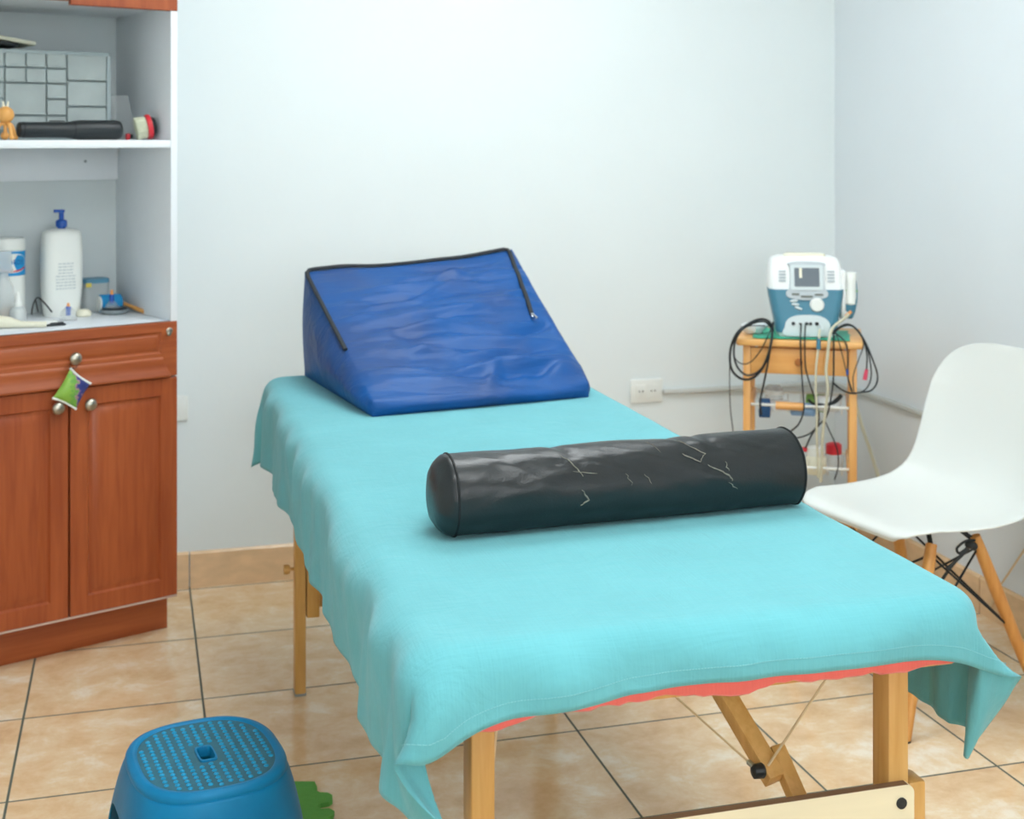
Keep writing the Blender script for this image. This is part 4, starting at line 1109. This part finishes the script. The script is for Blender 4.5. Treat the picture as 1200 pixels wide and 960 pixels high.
# teal wrap: a slightly larger loft round the lower front
rings = []
tops_ = [.137, .128]
for z, hw_ in ((.012, .087), (.05, .0925), (.10, .1025), (.128, .1075), (.137, .109)):
    fr_ = frontY(z)-.004
    rr_ = rrect(hw_, .045, .022, 0, 6)
    rings.append([Vector((p.x, p.y+fr_+.045, z+(.006*(abs(p.x)/hw_)**2 if z > .13 else 0))) for p in rr_])
MB().loft(rings).build('teal_panel', TEAL, dv, 50)
# connector arch
poly = [(-.062, .006), (.062, .006), (.065, .030), (.060, .048), (.045, .060), (.02, .066), (-.02, .066), (-.045, .060), (-.060, .048), (-.065, .030)]
cp = face(MB(), [(a, b_) for a, b_ in [(p.x, p.y) for p in catmull([(x, z, 0) for x, z in poly], 4, True)]], 0, .010).build('connector_panel', DEVG2, dv, 30)
for x in (-.040, .0, -.018, .026): pass
for x, r in ((-.041, .0055), (-.022, .003), (-.003, .005), (.008, .005), (.026, .0055)):
    MB().lathe([(r, 0), (r, .003), (r*.6, .0035)], 14, T(x, frontY(.04)-.0095, .041) @ RX(PI/2)).build('port', BLACKP, cp)
# bezel, screen
bz = face(MB(), [(p.x, p.y) for p in catmull([(-.050, .150, 0), (-.060, .135, 0), (-.055, .120, 0), (-.02, .112, 0), (.02, .112, 0), (.055, .120, 0), (.060, .135, 0), (.052, .150, 0), (.050, .21, 0), (.055, .220, 0), (.03, .226, 0), (-.03, .226, 0), (-.055, .220, 0), (-.048, .21, 0)], 4, True)], -.004, .009).build('screen_bezel', DEVG, dv, 35)
face(MB(), rr2(-.047, .047, .142, .217, .006), .009, .0115).build('inner_bezel', DEVG2, bz)
sc_ = face(MB(), rr2(-.036, .036, .152, .208, .003), .0115, .0125).build('screen', SCREEN, bz)
face(MB(), rr2(-.022, -.014, .178, .208, .002), .0125, .0129).build('sticker', CREAMP, sc_)
for x0_, x1_, z_ in ((-.044, -.022, .129), (-.018, .016, .122), (.022, .046, .128)): face(MB(), rr2(x0_, x1_, z_-.0028, z_+.0028, .002), .009, .0115).build('soft_key', SLOT, bz)
for sg in (-1, 1):
    for k in range(4):
        z_ = .165+k*.0095; face(MB(), rr2(min(sg*.060, sg*.080), max(sg*.060, sg*.080), z_, z_+.0055, .001), .0005, .0035).build('vent_slat', DEVG, dv)
for k, (x, z_) in enumerate(((-.038, .108), (-.034, .097), (-.025, .086))): 
    MB().ball((0, 0, 0), .012, 16, 8, (1, .35, .38), T(x, frontY(z_)-.005, z_) @ RY(-.12+.2*k)).build('push_button', DEVG2, dv)
MB().lathe([(.021, -.002), (.021, .004), (.018, .009), (.0001, .010)], 32, T(.028, frontY(.095)-.004, .097) @ RX(PI/2)).build('dial', WHITEP, dv)
hd = MB().loft([rbox(.060, .06, .10, z, .012) for z in (.236, .246)]+[rbox(.05, .066, .094, .249, .01)]); hd.build('carry_handle', CREAMP, dv)
# probe holder on the right
MB().box(.098, .126, .045, .085, .060, .078, .006).build('probe_holder', DEVW, dv); 
MB().box(.100, .114, .03, .10, .05, .20, .006).build('holder_arm', DEVW, dv)
pb = thing('ultrasound_probe', 'white and teal ultrasound probe held upright beside the machine', 'probe', DV+Matrix.Rotation(DA, 3, 'Z') @ Vector((.127, .058, .058)), DA, rot=(math.radians(-6), math.radians(3), DA))
pb.scale = (1.3, 1.2, 1.05)
MB().lathe([(.006, -.010), (.009, -.006), (.014, .012), (.0175, .040), (.0175, .060), (.0145, .09), (.013, .105), (.0001, .106)], 24).build('probe_grip', TEAL, pb)
MB().lathe([(.006, 0), (.012, .006), (.0135, .030), (.0115, .070), (.013, .098), (.0115, .106), (.0001, .107)], 20, T(0, -.0085, .026) @ Matrix.Diagonal((1, .9, .88, 1))).build('probe_face', WHITEP, pb)
MB().lathe([(.0180, .066), (.0184, .067), (.0184, .069), (.0180, .070)], 24).build('green_ring', GREENP, pb)

# ------------------------------------------------------------------ cables
def cable(name, label, pts, r, m_, yl, cat='cable', group=None, seg=6, extra=None):
    """pts: (px, py, local depth offset) in the plane of the side table front"""
    P = [tr_at(p[0], p[1], (p[2] if len(p) > 2 else yl)) for p in pts]
    base_ = P[0].copy()
    o = thing(name, label, cat, tw(*base_), TA)
    MB().tube(catmull([q-base_ for q in P], 7), r, seg).build('cable_run', m_, o)
    for nm, px, py, dp, rr, ll, mm, dirv in (extra or []):
        q = tr_at(px, py, dp)-base_; d_ = Vector(dirv).normalized()
        MB().tube([q-d_*ll/2, q+d_*ll/2], [rr, rr*.8], 10).build(nm, mm, o)
    return o
LG = 'black electrode leads on the side table'
t = cable('electrode_lead', 'thick black lead looped in a coil over left table edge', [(905, 391, .04), (902, 378, .03), (893, 374, .02), (880, 378, 0), (864, 390, -.012), (856, 410, -.012), (857, 432, -.012), (869, 444, -.012), (884, 442, -.012), (897, 425, -.012), (904, 400, -.012), (905, 386, .02), (906, 378, .05)], .0036, CABLEB, -.01, group=LG)
cable('electrode_lead', 'middle black lead inside the left coil', [(904, 385, .03), (896, 377, .02), (880, 380, 0), (866, 391, -.015), (860, 410, -.015), (864, 430, -.015), (877, 440, -.015), (893, 431, -.015), (903, 405, -.015), (906, 384, .03)], .0030, CABLEB, -.012, group=LG)
cable('electrode_lead', 'thin black lead looping across the drawer front at left', [(897, 382, .02), (875, 383, 0), (862, 396, -.006), (860, 416, -.006), (868, 426, -.006), (880, 424, -.006), (893, 408, -.006), (902, 389, -.004), (905, 384, .03)], .0016, CABLEB, -.006, group=LG)
cable('electrode_lead', 'thin black lead hanging straight down beside left table leg', [(862, 392, -.008), (856, 410, -.008), (855, 450, 0), (856, 480, 0), (859, 505, .0), (862, 540, .0)], .0015, CABLEB, -.008, group=LG)
cable('electrode_lead', 'black lead running from left coil down to navy packet', [(906, 386, .03), (904, 400, -.010), (900, 425, -.010), (895, 450, -.010), (891, 470, .0), (892, 486, .03)], .0030, CABLEB, 0, group=LG)
cable('output_lead', 'left of two black leads plugged into the machine front', [(939, 379, .028), (938.5, 388, .016), (938, 400, -.008), (939, 430, -.010), (941, 460, -.01), (942, 480, .0), (936, 497, .02), (926, 506, .03)], .0024, CABLEB, 0)
cable('output_lead', 'right of two black leads plugged into the machine front', [(944, 379, .028), (943.5, 388, .016), (943, 400, -.008), (944, 430, -.010), (949, 450, -.01), (954, 465, .0), (960, 490, .03), (953, 505, .03), (940, 512, .03), (925, 514, .03)], .0024, CABLEB, 0)
cable('probe_lead', 'beige lead with blue plug hanging from machine front', [(961, 384, .030), (960, 392, .012), (959, 408, -.012), (956.5, 430, -.014), (956, 460, -.016), (957.5, 485, -.01), (957, 505, 0), (958, 535, .01), (959, 560, .02)], .0034, CABLEG, 0, extra=[('blue_plug', 959.3, 403, -.012, .0068, .030, TEAL, (0, 0, 1)), ('socket_end', 962, 383, .028, .007, .012, DEVG2, (0, 0, 1))])
cable('probe_lead', 'thicker beige lead running from probe down past the drawer', [(996, 366, .075), (990, 373, .06), (980, 380, .045), (975, 386, .025), (972, 397, -.012), (970, 415, -.014), (968, 435, -.016), (970, 455, -.018), (967, 485, -.01), (964, 510, 0), (963, 540, .015), (962, 565, .02)], .0042, CABLEG, 0, extra=[('strain_relief', 994.5, 368, .072, .0055, .022, ORANGEP, (.6, 0, .6))])
RB = 'bundle'
cable('electrode_lead', 'outermost black lead looping right of the side table', [(975, 391, .03), (983, 384, .035), (993, 380, .04), (1004, 386, .03), (1014, 401, 0), (1022, 420, -.005), (1028, 438, -.005), (1027, 450, -.005), (1020, 458, -.005), (1008, 460, -.010), (997, 461, -.012), (985, 456, -.012), (977, 449, -.01)], .0027, CABLEB, 0, group=LG)
cable('electrode_lead', 'inner black lead of the right hand loop', [(975, 390, .03), (984, 383, .035), (994, 380, .04), (1005, 388, .03), (1014, 402, .0), (1019, 420, -.003), (1021, 440, -.003), (1017, 453, -.003), (1010, 459, -.008), (1000, 461, -.012), (996, 452, -.012), (993, 440, -.012)], .0022, CABLEB, 0, group=LG)
cable('electrode_lead', 'black lead ending in a pink plug right of side table', [(976, 391, .03), (985, 383.5, .035), (996, 381, .04), (1006, 389, .028), (1013, 402, .0), (1016, 418, -.003), (1015.5, 433, -.003)], .0024, CABLEB, 0, extra=[('pink_plug', 1014.5, 439, -.003, .0062, .030, PINKP, (.18, 0, 1))])
cable('electrode_lead', 'thin black lead curling down before right table leg', [(977, 391, .03), (986, 384, .035), (997, 382, .04), (1007, 391, .024), (1012, 404, 0), (1006, 422, -.006), (1000, 440, -.012), (1000, 452, -.012), (1001, 460, -.012)], .0017, CABLEB, 0, group=LG)
cable('electrode_lead', 'black lead with blue tip hanging over drawer right side', [(978, 390, .03), (986, 396, .0), (992, 404, -.010), (993.5, 420, -.012), (993, 436, -.012)], .0022, CABLEB, 0, extra=[('blue_tip', 993, 436, -.012, .0035, .016, BLUEP, (0, 0, 1))])
cable('electrode_lead', 'black lead hanging along drawer right of beige leads', [(977, 389, .03), (977, 398, -.008), (977, 420, -.012), (976.5, 445, -.014), (974, 465, -.01), (969, 487, .0), (960, 498, .01), (951, 510, .02), (944, 525, .03)], .0026, CABLEB, 0, group=LG)
cable('electrode_lead', 'thin black lead drooping to lower shelf right end', [(980, 392, .02), (984, 404, -.009), (990, 428, -.010), (994, 444, -.012), (999, 458, -.012)], .0014, CABLEB, 0, group=LG)
cable('electrode_lead', 'black lead slanting between the two wire shelves', [(966, 492, .02), (972, 505, .01), (978, 518, .01), (982, 532, .01), (982, 548, .02), (978, 562, .03)], .0020, CABLEB, 0, group=LG)
# grey adapter at the left behind the coil
p = tr_at(884, 383, .10)
ad_ = thing('adapter', 'crumpled white wrapper behind left coil on side table', 'wrapper', tw(p.x, .09, TH+.004), TA)
def crum(u, v):
    a = 2*PI*u; ph = PI*v; r_ = 1+.35*noise.noise(Vector((cos(a)*2, sin(a)*2, v*4)))
    return Vector((.036*cos(a)*sin(ph)*r_, .03*sin(a)*sin(ph)*r_, max(0, .017-.019*cos(ph)*r_)))
MB().grid(crum, 22, 14, None, True).build('wrapper_film', SILVERP, ad_, 30); ad_.name = 'plastic_wrapper'
# power cord to the duct
def rwall(px, py, off_=.006): return on_plane(px, py, (WX1-off_, 0, 0), (1, 0, 0))
q = [tw(TW*.8, .24, TH-.15), tw(TW+.0, .20, .50), rwall(1004, 478, .05), rwall(1012, 505, .06), rwall(1021, 532, .07), rwall(1030, 560, .08), rwall(1036, 600, .06)]
q = [rwall(1000, 463, .018)+Vector((0, 0, .0)), rwall(1004, 478, .03), rwall(1012, 505, .035), rwall(1021, 532, .035), rwall(1030, 562, .035), rwall(1040, 610, .03)]
tag(MB().tube(catmull(q, 6), .0058, 8).build('power_cord', CABLEG), 'beige power cord sloping down from duct behind the chair', 'cord')
q = [rwall(1160, 712, .016), rwall(1170, 690, .012), rwall(1182, 672, .010), rwall(1200, 645, .010), rwall(1230, 600, .010)]
tag(MB().tube(catmull(q, 6), .0028, 8).build('tan_cord_run', CABLEP), 'thin tan cord slanting along right wall beyond the chair leg', 'cord')

# ------------------------------------------------------------------ blue plastic stool
stl = thing('step_stool', 'blue plastic stool with dotted grey top on tiled floor', 'stool', (.116, 2.390, 0), math.radians(9.5))
HS = .262
def sring(t):   # t 0 top .. 1 floor
    e = t**.62
    return .128+.048*e, .150+.046*e, 2.7+1.2*t
def arch(a):
    """height of the lower edge of the skirt at angle a"""
    def gate(c_, w_, h_):
        d_ = (a-c_+PI) % (2*PI)-PI; q_ = abs(d_)/w_
        return h_*math.sqrt(max(0, 1-q_**2.4)) if q_ < 1 else 0
    return max(gate(0, .60, .185), gate(PI, .60, .185), gate(PI/2, .55, .085), gate(-PI/2, .50, .080))
NSK = 192
def skirt(u, v):
    a = 2*PI*u; zb = arch(a); z = HS-.012-(HS-.012-zb)*v; t = 1-z/(HS-.012)
    hx_, hy_, n_ = sring(max(0, t)); c_, s_ = cos(a), sin(a)
    return Vector((hx_*math.copysign(abs(c_)**(2/n_), c_), hy_*math.copysign(abs(s_)**(2/n_), s_), z))
sk = MB().grid(skirt, NSK, 40, None, True).build('stool_body', BLUEPL, stl, 180)
md = sk.modifiers.new('t', 'SOLIDIFY'); md.thickness = .004; md.offset = -1
rim = MB().loft([superell(.131, .151, 2.7, 96, HS-.014), superell(.1315, .1515, 2.7, 96, HS-.009), superell(.1285, .1485, 2.7, 96, HS-.0035), superell(.122, .142, 2.7, 96, HS), superell(.115, .135, 2.7, 96, HS), superell(.112, .132, 2.7, 96, HS-.003)], False, False)
rim.build('stool_rim', BLUEPL, stl, 180)
sl_ = lambda k, z: [Vector((p.x, p.y, z)) for p in superell(.0125*k, .024*k, 5, 96)]
MB().loft([superell(.1125, .1325, 2.7, 96, HS-.0032), [a.lerp(b_, .5) for a, b_ in zip(superell(.1125, .1325, 2.7, 96, HS-.0032), sl_(1.25, HS-.0032))], sl_(1.25, HS-.0032)], False, False).build('seat_pad', GREYPAD, stl, 30)
MB().loft([sl_(1.28, HS-.0035), sl_(1.25, HS-.0005), sl_(1.05, HS-.0005), sl_(1.0, HS-.003), sl_(1.0, HS-.018)], False, False).build('hand_slot', BLUEPL, stl, 50)
dt_ = MB()
for i in range(-6, 7):
    for j in range(-10, 11):
        x = i*.0168; y = j*.0134+(.0067 if i % 2 else 0)
        if (abs(x)/.106)**2.7+(abs(y)/.126)**2.7 > 1 or (abs(x) < .021 and abs(y) < .034): continue
        dt_.lathe([(.0045, -.0005), (.0043, .0014), (.0028, .0026), (.0001, .0030)], 8, T(x, y, HS-.0034))
d_ = dt_.build('raised_dots', BLUEDOT, stl, 60); d_['kind'] = 'stuff'

# ------------------------------------------------------------------ puzzle foam mat
poly = [(.12, 2.60), (.30, 2.775), (.352, 2.760), (.354, 2.735), (.350, 2.722), (.356, 2.712), (.372, 2.706), (.379, 2.694), (.377, 2.676), (.369, 2.668), (.352, 2.666), (.345, 2.656), (.350, 2.644), (.366, 2.642), (.374, 2.628), (.368, 2.612), (.350, 2.602), (.33, 2.55), (.20, 2.50)]
tag(MB().prism(poly, 0, .010).build('puzzle_mat', FOAM, None, 30), 'green foam puzzle mat piece on the tiles behind the stool', 'mat')

# ------------------------------------------------------------------ camera, world
cd = bpy.data.cameras.new('camera'); co = bpy.data.objects.new('camera', cd); C.objects.link(co)
co.location = EYE_P; co.rotation_euler = (PI/2, 0, -YAW)
cd.sensor_width = 36; cd.lens = F_PX/1200*36; cd.shift_y = -(480-HZ)/1200; cd.clip_start = .02
cd.dof.use_dof = True; cd.dof.focus_distance = 2.0; cd.dof.aperture_fstop = 6.8
bpy.context.scene.camera = co
w = bpy.data.worlds.new('world'); bpy.context.scene.world = w; w.use_nodes = True
w.node_tree.nodes['Background'].inputs['Color'].default_value = (.93, .97, 1, 1); w.node_tree.nodes['Background'].inputs['Strength'].default_value = 5.2
vs = bpy.context.scene.view_settings
vs.view_transform = 'Standard'; vs.look = 'None'; vs.exposure = 0.28; vs.gamma = 1; vs.use_curve_mapping = False
